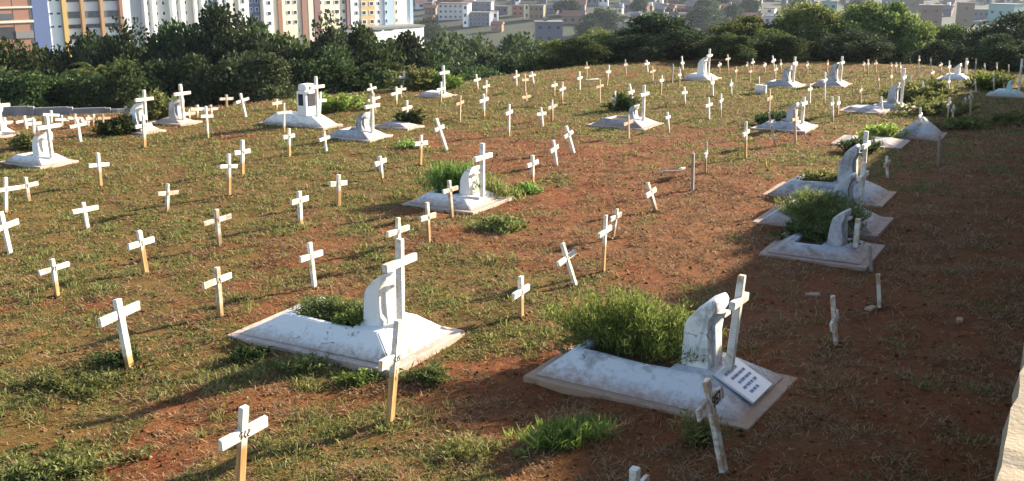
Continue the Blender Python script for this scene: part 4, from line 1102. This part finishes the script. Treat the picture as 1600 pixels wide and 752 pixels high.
# ---- houses on the far hillside
HOUSES = []
def house(px, pyb, wpx, hpx, mat, roof='flat', win=(2, 1), y=None, label=None, side=None, depth=None):
    """stands where the pixel's ray meets the hillside"""
    if y is None:
        ys = np.linspace(110, 1400, 1300); d = ray(px, pyb)
        zz = CAMH + d[2] * ys / d[1]; g = H(d[0] * ys / d[1], ys)
        hit = np.nonzero(zz <= g)[0]
        if len(hit) == 0: return None
        y = float(ys[hit[0]])
    c = at(px, pyb, y); m = y * .985 / FPX
    w_, h_ = wpx * m, hpx * m; dp = depth or min(w_ * .9, 11)
    zg = float(H(c[0], y))
    t = empty('house', (c[0], y, c[2]), (0, 0, -math.atan2(c[0], y) + R(random.uniform(-28, 10))))
    zlow = min(-1.5, zg - c[2] - 2)
    ubox('wall', mat, t, -w_ / 2, w_ / 2, 0, dp, zlow, h_)
    if roof == 'flat':
        ubox('roof', random.choice(('c_asb', 'c_hgrey', 'c_roof')), t, -w_ / 2 - .25, w_ / 2 + .25, -.3, dp + .3, h_, h_ + .3)
        if random.random() < .4: ubox('water_tank', random.choice(('c_lblue', 'c_asb', 'c_white')), t, -w_ * .2, -w_ * .2 + 1.4, dp * .4, dp * .4 + 1.4, h_ + .3, h_ + 1.6)
    else:
        bm = bmesh.new(); e = .4; rh = min(2.2, dp * .28)
        v = [bm.verts.new(q) for q in ((-w_ / 2 - e, -e, h_), (w_ / 2 + e, -e, h_), (w_ / 2 + e, dp + e, h_), (-w_ / 2 - e, dp + e, h_), (-w_ / 2 - e, dp / 2, h_ + rh), (w_ / 2 + e, dp / 2, h_ + rh))]
        for f in ((0, 1, 5, 4), (2, 3, 4, 5), (1, 2, 5), (3, 0, 4), (3, 2, 1, 0)): bm.faces.new([v[i] for i in f])
        add('roof', bm_mesh('roof', bm), M[roof], t)
    nx, nz = win
    for i in range(nx):
        for j in range(nz):
            cx = -w_ / 2 + w_ * (i + .5) / nx; cz = h_ * (j + .55) / nz
            ww, hh = min(1.5, w_ / nx * .45), min(1.3, h_ / nz * .42)
            uwin(t, cx - ww / 2, cx + ww / 2, cz - hh / 2, cz + hh / 2, 0, fm='c_hgrey')
    HOUSES.append(t)
    if label: tag(t, label, 'house', 'houses on the far hillside')
    return t
KEYH = ((708, 31, 46, 24, 'c_grey', 'flat', (6, 3), 'grey apartment house with rows of small windows on the hillside'),
          (727, 42, 8, 34, 'c_white', 'flat', (1, 3), 'tall narrow white tower house on the hillside'),
          (749, 41, 32, 20, 'c_bgrey', 'flat', (5, 3), 'blue-grey apartment house beside the narrow white tower'),
          (744, 22, 46, 18, 'c_bgrey', 'flat', (5, 2), 'pale blue-grey block at the top behind the narrow tower'),
          (773, 33, 10, 15, 'c_white', 'flat', (1, 1), 'small white house right of the blue-grey apartment house'),
          (784, 23, 18, 12, 'c_lilac', 'flat', (2, 1), 'lilac block above the small white house'),
          (809, 26, 18, 16, 'c_brick', 'flat', (2, 2), 'brick house left of the slim pale tower'),
          (823, 31, 6, 24, 'c_cream', 'flat', (1, 2), 'slim pale tower on the hillside'),
          (838, 32, 22, 22, 'c_tan', 'flat', (3, 2), 'tan house right of the slim pale tower'),
          (858, 70, 42, 34, 'c_lilac', 'flat', (3, 2), 'large purple-grey house above the light green bushes'),
          (895, 38, 34, 12, 'c_tan', 'c_roof', (3, 1), 'long tan house with low roof on the hillside'),
          (920, 38, 16, 10, 'c_white', 'flat', (2, 1), 'small white house at the end of the long tan house'),
          (942, 9, 16, 14, 'c_white', 'flat', (2, 1), 'bright white house at the top centre'),
          (925, 9, 18, 12, 'c_bgrey', 'flat', (2, 1), 'blue-grey house left of the bright white house'),
          (1294, 34, 24, 30, 'c_teal', 'flat', (2, 2), 'pale green house between the two tall light trees'),
          (1393, 14, 30, 16, 'c_bgrey', 'flat', (3, 1), 'pale bluish house above the trees at right'),
          (1452, 44, 34, 34, 'c_pink', 'flat', (2, 2), 'pinkish brown two storey house above the trees at right'),
          (1425, 18, 34, 18, 'c_tan', 'flat', (3, 1), 'tan house left of the pinkish brown house'),
          (1507, 42, 24, 36, 'c_tan', 'flat', (1, 2), 'tall tan house at right of the pinkish brown house'),
          (1562, 34, 40, 26, 'c_teal', 'flat', (3, 1), 'mint green house in the top right corner'),
          (1532, 30, 22, 14, 'c_bgrey', 'flat', (3, 1), 'grey house left of the mint green house'),
          (776, 50, 16, 12, 'c_pink', 'c_roof', (2, 1), 'pink house below the small white house'),
          (668, 38, 14, 10, 'c_pink', 'c_roof', (1, 1), 'small pink house right of the white apartment tower'),
          (968, 22, 8, 9, 'c_cream', 'flat', (1, 1), 'tiny bright cream house at the top centre'),
          (980, 56, 36, 8, 'c_bgrey', 'c_asb', (2, 1), 'low shed with grey roof left of the dark tree'),
          (1210, 40, 34, 14, 'c_grey', 'flat', (3, 1), 'grey house left of the tall light tree'),
          (1202, 22, 16, 8, 'c_white', 'flat', (1, 1), 'small whitish house left of the tall light tree'))
for a in KEYH:
    house(*a[:4], a[4], a[5], a[6], label=a[7])
KEEP = [k_[:4] for k_ in KEYH]
rr = random.Random(5)
GREY = ['c_hgrey', 'c_bgrey', 'c_tan', 'c_brick', 'c_pale', 'c_brick', 'c_pink', 'c_asb', 'c_bgrey', 'c_hgrey', 'c_tan', 'c_lilac']
CN = {'c_hgrey': 'grey', 'c_grey': 'light grey', 'c_bgrey': 'blue-grey', 'c_tan': 'tan', 'c_brick': 'brick', 'c_pale': 'pale', 'c_lilac': 'purple-grey', 'c_pink': 'pinkish', 'c_asb': 'dark grey', 'c_white': 'white', 'c_cream': 'cream'}
FAR = []
for k in range(560):
    px = rr.uniform(655, 1640); py = rr.choice((rr.uniform(-14, 22), rr.uniform(0, 48)))
    if len(FAR) >= 270: break
    if any(abs(px - q[0]) < q[2] / 2 + 9 and q[1] - q[3] - 2 < py < q[1] + 16 for q in KEEP): continue
    sc = .55 + (py + 14) / 72 * .9
    mt = rr.choice(GREY + (['c_white'] if rr.random() < .5 else []))
    t = house(px, py, rr.uniform(9, 20) * sc, rr.uniform(6, 11) * sc, mt, rr.choice(('flat', 'c_roof', 'c_roof', 'c_asb')), (rr.randint(1, 3), 1 if sc < .9 else rr.randint(1, 2)))
    if t: FAR.append((t, px, py, CN[mt] + ' house', 'house', 'houses crowded on the far hillside'))
# trees among the houses
rr = random.Random(9)
nT = 0
for k in range(95):
    px = rr.uniform(640, 1650); py = rr.uniform(-16, 72)
    if any(abs(px - q[0]) < q[2] / 2 + 8 and q[1] - q[3] < py < q[1] + 26 for q in KEEP): continue
    d = ray(px, py); ys = np.linspace(100, 1300, 1000); zz = CAMH + d[2] * ys / d[1]; g = H(d[0] * ys / d[1], ys)
    hit = np.nonzero(zz <= g)[0]
    if len(hit) == 0: continue
    y = float(ys[hit[0]]); c = at(px, py, y); hh = rr.uniform(5, 10); wd = hh * rr.uniform(.9, 1.5)
    o = empty('tree', (c[0], y, float(H(c[0], y)) - .3), (0, 0, rr.uniform(0, 6)))
    mt = rr.choice((D_, D_, M_))
    add('crown', variant(VARLOW[0], mt), None, o, scale=(wd, wd, hh)); add('trunk', variant(VARLOW[1], 'bark'), None, o, scale=(wd * .6, wd * .6, hh))
    FAR.append((o, px, py, ('dark' if mt == D_ else 'green') + ' tree', 'tree', 'trees among the far houses'))
# trees on the valley floor below the towers
VAL = []
for k in range(105):
    px = rr.uniform(-120, 700) if k < 40 else rr.uniform(560, 1120); y = rr.uniform(75, 230) if k < 40 else rr.uniform(62, 190)
    c = at(px, rr.uniform(50, 66) if k < 40 else rr.uniform(58, 96), y); zb = float(H(c[0], y)); hh = c[2] - zb
    hh = min(hh, rr.uniform(8, 13)) if k < 40 else hh
    if hh < 3 or hh > 15: continue
    wd = hh * rr.uniform(.9, 1.3)
    o = empty('tree', (c[0], y, zb - .3), (0, 0, rr.uniform(0, 6)))
    vv = VAR[k % 5]
    add('crown', variant(vv[0], D_ if k % 3 else M_), None, o, scale=(wd, wd, hh)); add('trunk', variant(vv[1], 'bark'), None, o, scale=(wd * .6, wd * .6, hh))
    VAL.append((y, px, o))
VAL.sort()
for r_ in range(2):
    hv = (len(VAL) + 1) // 2
    part = sorted(VAL[r_ * hv:(r_ + 1) * hv], key=lambda q: q[1])
    for k, (y, px, o) in enumerate(part):
        tag(o, f"dark valley tree below the towers, {ORD[k]} from left in the {('nearer', 'farther')[r_]} belt", 'tree', 'valley trees below the towers')
bk = {}
for f in FAR: bk.setdefault((f[3], 0 if f[2] < 6 else 1 if f[2] < 30 else 2), []).append(f)
for (what, band), lst in bk.items():
    lst.sort(key=lambda f: f[1])
    for k, f in enumerate(lst):
        tag(f[0], f"small {what} on the hazy hillside, {ORD[k]} from left of its {('top', 'middle', 'lowest')[band]} row", f[4], f[5])

# ================================================================== HAZE
def haze():
    me = box_mesh('haze', -1300, 1300, -58, 2300, -30, 75)
    m = bpy.data.materials.new('haze'); m.use_nodes = True; t = m.node_tree
    for n in list(t.nodes):
        if n.type == 'BSDF_PRINCIPLED': t.nodes.remove(n)
    v = t.nodes.new('ShaderNodeVolumePrincipled')
    v.inputs['Color'].default_value = (.70, .80, .98, 1); v.inputs['Density'].default_value = .00013; v.inputs['Anisotropy'].default_value = .2
    t.links.new(v.outputs[0], t.nodes['Material Output'].inputs['Volume'])
    o = add('haze', me, m); o['kind'] = 'stuff'; o['label'] = 'thin bluish haze over the valley'; o['category'] = 'haze'
haze()
SC.cycles.volume_bounces = 0
SC.cycles.max_bounces = 6
SC.cycles.transparent_max_bounces = 8
d_ = [k for k, v in USED.items() if v > 1]
print('labels shared:', [(k, USED[k]) for k in d_])
